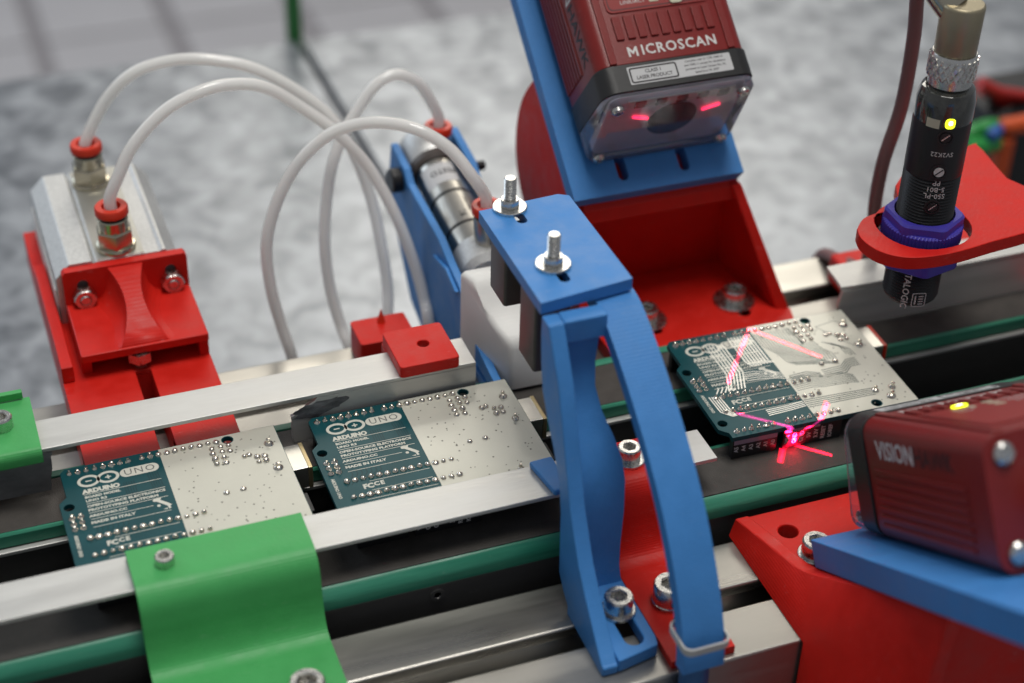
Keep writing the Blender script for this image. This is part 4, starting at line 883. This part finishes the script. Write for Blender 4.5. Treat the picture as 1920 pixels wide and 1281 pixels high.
part('lettering', wraps(text_g('DATALOGIC', 2.1, 'CENTER', 0.03, 1.0, 0.02).xf(Matrix.Rotation(-math.pi/2, 4, 'Z')), FACE-0.36, 27.6, 9.06), PRINTW, t)
fr = G().plate(slot2(0, 0, 2.3, 2.6, 0.6, 3), 0, 0.04, holes=[slot2(0, 0, 2.05, 2.35, 0.5, 3)])
for k in range(4): fr.box(-0.2, 1.4, -1.7+k*0.95, -1.35+k*0.95, 0, 0.04)
fr.box(-1.4, -1.0, -1.7, 1.6, 0, 0.04)
part('emblem', wraps(fr, FACE+0.16, 22.6, 9.06), PRINTW, t)
def hexloop(r, rmax, n, z, a0=0.0):
    out = []
    for i in range(n):
        a = 2*math.pi*i/n; k = (a % (math.pi/3))-math.pi/6; q = min(r/math.cos(k), rmax); out.append((AX+q*math.cos(a+a0), AY+q*math.sin(a+a0), z))
    return out
def knurl(r, n, z, d): return [(AX+(r+(d if i % 2 else 0))*math.cos(2*math.pi*i/n), AY+(r+(d if i % 2 else 0))*math.sin(2*math.pi*i/n), z) for i in range(n)]
part('nut', G().rings([hexloop(11.2, 12.5, 72, 50.0, 0.5), hexloop(11.2, 12.5, 72, 54.2, 0.5), hexloop(10.6, 11.7, 72, 55.0, 0.5), knurl(9.6, 72, 55.0, 0), knurl(9.3, 72, 50.5, 0)]), NUTB, t, sharp=25)
part('knurled_flange', G().rings([knurl(12.2, 132, 45.8, 0), knurl(12.3, 132, 46.4, 0.45), knurl(12.3, 132, 51.2, 0.45), knurl(11.9, 132, 51.8, 0)]), NUTB, t, sharp=20)
part('nut', G().rings([hexloop(11.8, 13.2, 72, 37.4, 0.2), hexloop(11.8, 13.2, 72, 43.8, 0.2)]), NUTB, t, bevel=0.4, sharp=25)
# connector
part('coupling_ring', G().lathe([(5.6, 95.3), (6.6, 96.2), (6.6, 98.2), (7.0, 98.4), (7.0, 105.6), (6.6, 106.4), (5.8, 106.4)], (AX, AY, DZ), n=48), STEEL, t)
kn = G(); nn = 20
for i in range(nn):
    for sgn in (1, -1):
        pts = []
        for j in range(5):
            a = 2*math.pi*i/nn+sgn*j*0.13; pts.append((AX+7.05*math.cos(a), AY+7.05*math.sin(a), 98.9+DZ+j*1.6))
        kn.tube(pts, 0.42, 4)
kk = part('knurling', kn, STEEL, t); kk['kind'] = 'stuff'
part('connector_elbow', G().lathe([(6.0, 106.3), (6.3, 106.9), (6.5, 121.0), (6.3, 121.6), (5.9, 121.9)], (AX, AY, DZ), n=40), CONN, t)
ed = (at(1735, -20, y=AY+8)-Vector((AX, AY, 117))).normalized()
part('elbow_arm', G().lathe([(5.0, 4), (5.0, 20), (4.2, 21), (4.2, 34)], (AX, AY, 116.5+DZ), (-0.42, 0.62, 0.66), n=24), NICKEL, t)
e1 = Vector((AX, AY, 116.5+DZ))+Vector((-0.42, 0.62, 0.66)).normalized()*33
cab = [e1, e1+Vector((-3, 8, 10)), e1+Vector((-2, 20, 12)), at(1722, -60, y=66), at(1719, 0, y=68), at(1712, 80, y=69), at(1690, 200, y=70), at(1657, 300, y=71), at(1641, 380, y=72), at(1638, 440, y=73)]
q = cab[-1]; cab += [(q.x+1, 75, 8), (q.x+4, 82, -6), (q.x+6, 100, -14), (q.x+8, 118, -25), (q.x+10, 124, -60), (q.x+12, 128, TZ+2.6), (q.x+40, 150, TZ+2.5)]
single('cable', G().tube(spline(cab, 6), 2.4, 14), CABLE, 'brown sensor cable hanging behind the tubular sensor', 'cable', loc=(q.x+12, 128, TZ), sharp=80)
# loop bracket
zr = 49.8
t = thing('loop_bracket', 'red printed loop bracket holding the tubular sensor by its blue nuts', 'bracket', (200, 80, -21))
nearz = zr-3.6
opx = [(1605, 440), (1612, 463), (1636, 484), (1668, 496), (1705, 501), (1750, 498), (1800, 488), (1860, 470), (1925, 447), (2090, 385), (2090, 300), (1925, 350), (1845, 283), (1832, 272), (1818, 272), (1690, 330), (1684, 375), (1665, 396), (1640, 402), (1617, 415)]
outer = [(lambda q_: (q_.x, q_.y))(at(a, b, z=zr-3.6*max(0.0, min(1.0, (b-395)/75)))) for a, b in opx]
hc = [(at(a, b, z=zr).x, at(a, b, z=zr).y) for a, b in ((1655, 440), (1830, 425))]
hx0 = AX-15.0; hx1 = hc[1][0]
part('loop_plate', G().plate(smooth2(outer+outer[:1], 3)[:-1], zr-4.6, zr, holes=[slot2((hx0+hx1)/2, AY, (hx1-hx0)/2, 14.6, 14.2, 8)]), RED, t, bevel=1.2)
cx0 = max(o_[0] for o_ in outer)
cy0 = (outer[9][1]+outer[10][1])/2
part('column', G().box(cx0-8, cx0+2, cy0-8, cy0+8, -9, zr-4.7), RED, t, bevel=0.6)
part('base', G().box(146, cx0+2, 84, 99, -20.9, -9.1), RED, t, bevel=1.5)
part('base_arm', G().box(cx0-8, cx0+2, cy0-8, 83.9, -14, -9.1), RED, t, bevel=0.6)

# ------------------------------------------------------------------ blurred things on the table behind
t = thing('control_box', 'black box with orange frame standing on the table behind the loop bracket', 'box', (330, 230, TZ))
b0 = at(1862, 395, z=TZ+0); 
c0 = Vector((b0.x, b0.y, TZ))
q0 = at(1873, 300, y=c0.y); q1 = at(1883, 232, y=c0.y)
part('case', G().box(q0.x+6, q0.x+90, c0.y+1, c0.y+60, TZ+0.1, q1.z-7), BLACK, t, bevel=2)
part('frame_side', G().box(q0.x-2, q0.x+6, c0.y-3, c0.y+6, TZ+0.1, q1.z-8), ORANGE, t, bevel=2)
part('frame_top', G().box(q0.x-2, q0.x+90, c0.y-3, c0.y+6, q1.z-6.9, q1.z+1), ORANGE, t, bevel=3)
cy = c0.y
def wire(pts, r, m, lab):
    P = [at(a, b, y=cy+dy) for a, b, dy in pts]
    single('wire', G().tube(spline(P, 6), r, 10), m, lab, 'wire', loc=P[0], sharp=80)
wire([(1838, 155, 20), (1870, 172, 20), (1905, 178, 25), (1960, 190, 30), (1990, 235, 30)], 3.2, WIRER, 'red wire arching over the orange framed box')
wire([(1842, 165, 30), (1880, 188, 30), (1925, 186, 32), (1985, 240, 32)], 3.4, WIRER, 'second red wire behind the arching one')
wire([(1856, 168, 24), (1858, 200, 24), (1866, 230, 20), (1880, 236, 16)], 1.6, BLACK, 'short black wire dropping from the red wires')
wire([(1800, 255, 10), (1830, 246, 8), (1858, 238, 6), (1900, 246, 12)], 4.2, WIREG, 'green wire running to the orange framed box')
wire([(1808, 275, 0), (1850, 272, 0), (1878, 262, 4)], 4.4, WIREG, 'thicker green wire lying below the other green wire')
wire([(1856, 258, -3), (1868, 246, 0), (1884, 240, 6)], 3.0, WIREB, 'short blue wire tucked beside the green wires')

# ------------------------------------------------------------------ lasers of the smart cameras (real projected light) and an added spot
def laser(name, pos, targets, lines, power, parent=None):
    """spot lamp that projects thin lines: each line joins two directions, given as world points it should hit"""
    pos = Vector(pos); aim = Vector(targets)
    zax = (pos-aim).normalized(); xax = Vector((1, 0, 0)); xax = (xax-zax*xax.dot(zax)).normalized(); yax = zax.cross(xax)
    R_ = Matrix((xax, yax, zax)).transposed()
    l = bpy.data.lights.new(name, 'SPOT'); l.energy = power; l.spot_size = math.radians(40); l.spot_blend = 0.1; l.shadow_soft_size = 0.00002; l.color = (1.0, 0.004, 0.032)
    o = bpy.data.objects.new(name, l); COL.objects.link(o)
    Mx = R_.to_4x4(); Mx.translation = pos*S; o.matrix_world = Mx
    l.use_nodes = True; N = l.node_tree.nodes; Lk = l.node_tree.links; em = N['Emission']
    tc = N.new('ShaderNodeTexCoord'); sx = N.new('ShaderNodeSeparateXYZ'); Lk.new(tc.outputs['Normal'], sx.inputs[0])
    def math_(op, a, b=None, c=None):
        n = N.new('ShaderNodeMath'); n.operation = op
        for i, q in enumerate((a, b, c)):
            if q is None: continue
            if isinstance(q, (int, float)): n.inputs[i].default_value = q
            else: Lk.new(q, n.inputs[i])
        return n.outputs[0]
    az = math_('ABSOLUTE', sx.outputs[2]); X = math_('DIVIDE', sx.outputs[0], az); Y = math_('DIVIDE', sx.outputs[1], az)
    tot = None
    for P0, P1, wd, k in lines:
        def pj(Pw):
            d = R_.transposed() @ (Vector(Pw)-pos); return d.x/-d.z, d.y/-d.z
        (ax, ay), (bx_, by) = pj(P0), pj(P1); ln = math.hypot(bx_-ax, by-ay); ux, uy = (bx_-ax)/ln, (by-ay)/ln
        tpar = math_('ADD', math_('MULTIPLY', math_('SUBTRACT', X, ax), ux), math_('MULTIPLY', math_('SUBTRACT', Y, ay), uy))
        perp = math_('SUBTRACT', math_('MULTIPLY', math_('SUBTRACT', X, ax), uy), math_('MULTIPLY', math_('SUBTRACT', Y, ay), ux))
        dd = math_('DIVIDE', math_('ABSOLUTE', perp), wd)
        fall = math_('SUBTRACT', 1.0, math_('MINIMUM', dd, 1.0))
        ins = math_('MULTIPLY', math_('GREATER_THAN', tpar, 0.0), math_('LESS_THAN', tpar, ln))
        v = math_('MULTIPLY', math_('MULTIPLY', fall, ins), k)
        tot = v if tot is None else math_('MAXIMUM', tot, v)
    nz = N.new('ShaderNodeTexNoise'); nz.inputs['Scale'].default_value = 140; nz.inputs['Detail'].default_value = 2; Lk.new(tc.outputs['Normal'], nz.inputs[0])
    spk = math_('MULTIPLY', math_('POWER', nz.outputs[0], 2.0), 4.5)
    tot = math_('MULTIPLY', tot, spk)
    Lk.new(tot, em.inputs['Strength'])
    return o
P1 = M1 @ Vector((1.0, 0.5, 20))
b3 = lambda px, py, z=0.0: at(px, py, z=z)
ap = b3(1405, 617)
laser('laser_projector_light', P1, b3(1450, 660), [(ap, b3(1365, 720), 0.0095, 1.0), (ap, b3(1540, 670), 0.0095, 0.8)], 14.0)
M2 = frame(O2+W2*0.2, U2, V2); P2 = M2 @ Vector((3.0, 3.0, 33))
hub = at(1495, 822, y=1.3)
laser('laser_projector_light', P2, hub, [(hub, b3(1380, 775), 0.017, 5.0), (hub, b3(1560, 730), 0.017, 1.0), (hub, b3(1463, 868, -10), 0.017, 1.6), (hub, b3(1560, 854, -10), 0.017, 1.6), (hub+Vector((-1.5, 0, 0)), hub+Vector((1.5, 0, 0)), 0.040, 8.0)], 8.0)
# white spot added at the tall camera's window to brighten the board
lp = bpy.data.lights.new('board_fill_spot', 'SPOT'); lp.energy = 0.10; lp.spot_size = math.radians(34); lp.spot_blend = 0.7; lp.shadow_soft_size = 0.012; lp.color = (1, 0.98, 0.95)
lo = bpy.data.objects.new('board_fill_spot', lp); COL.objects.link(lo); pl_ = M1 @ Vector((0, -1.5, 26)); lo.location = pl_*S
lo.rotation_euler = (b3(1540, 640)-pl_).to_track_quat('-Z', 'Y').to_euler()
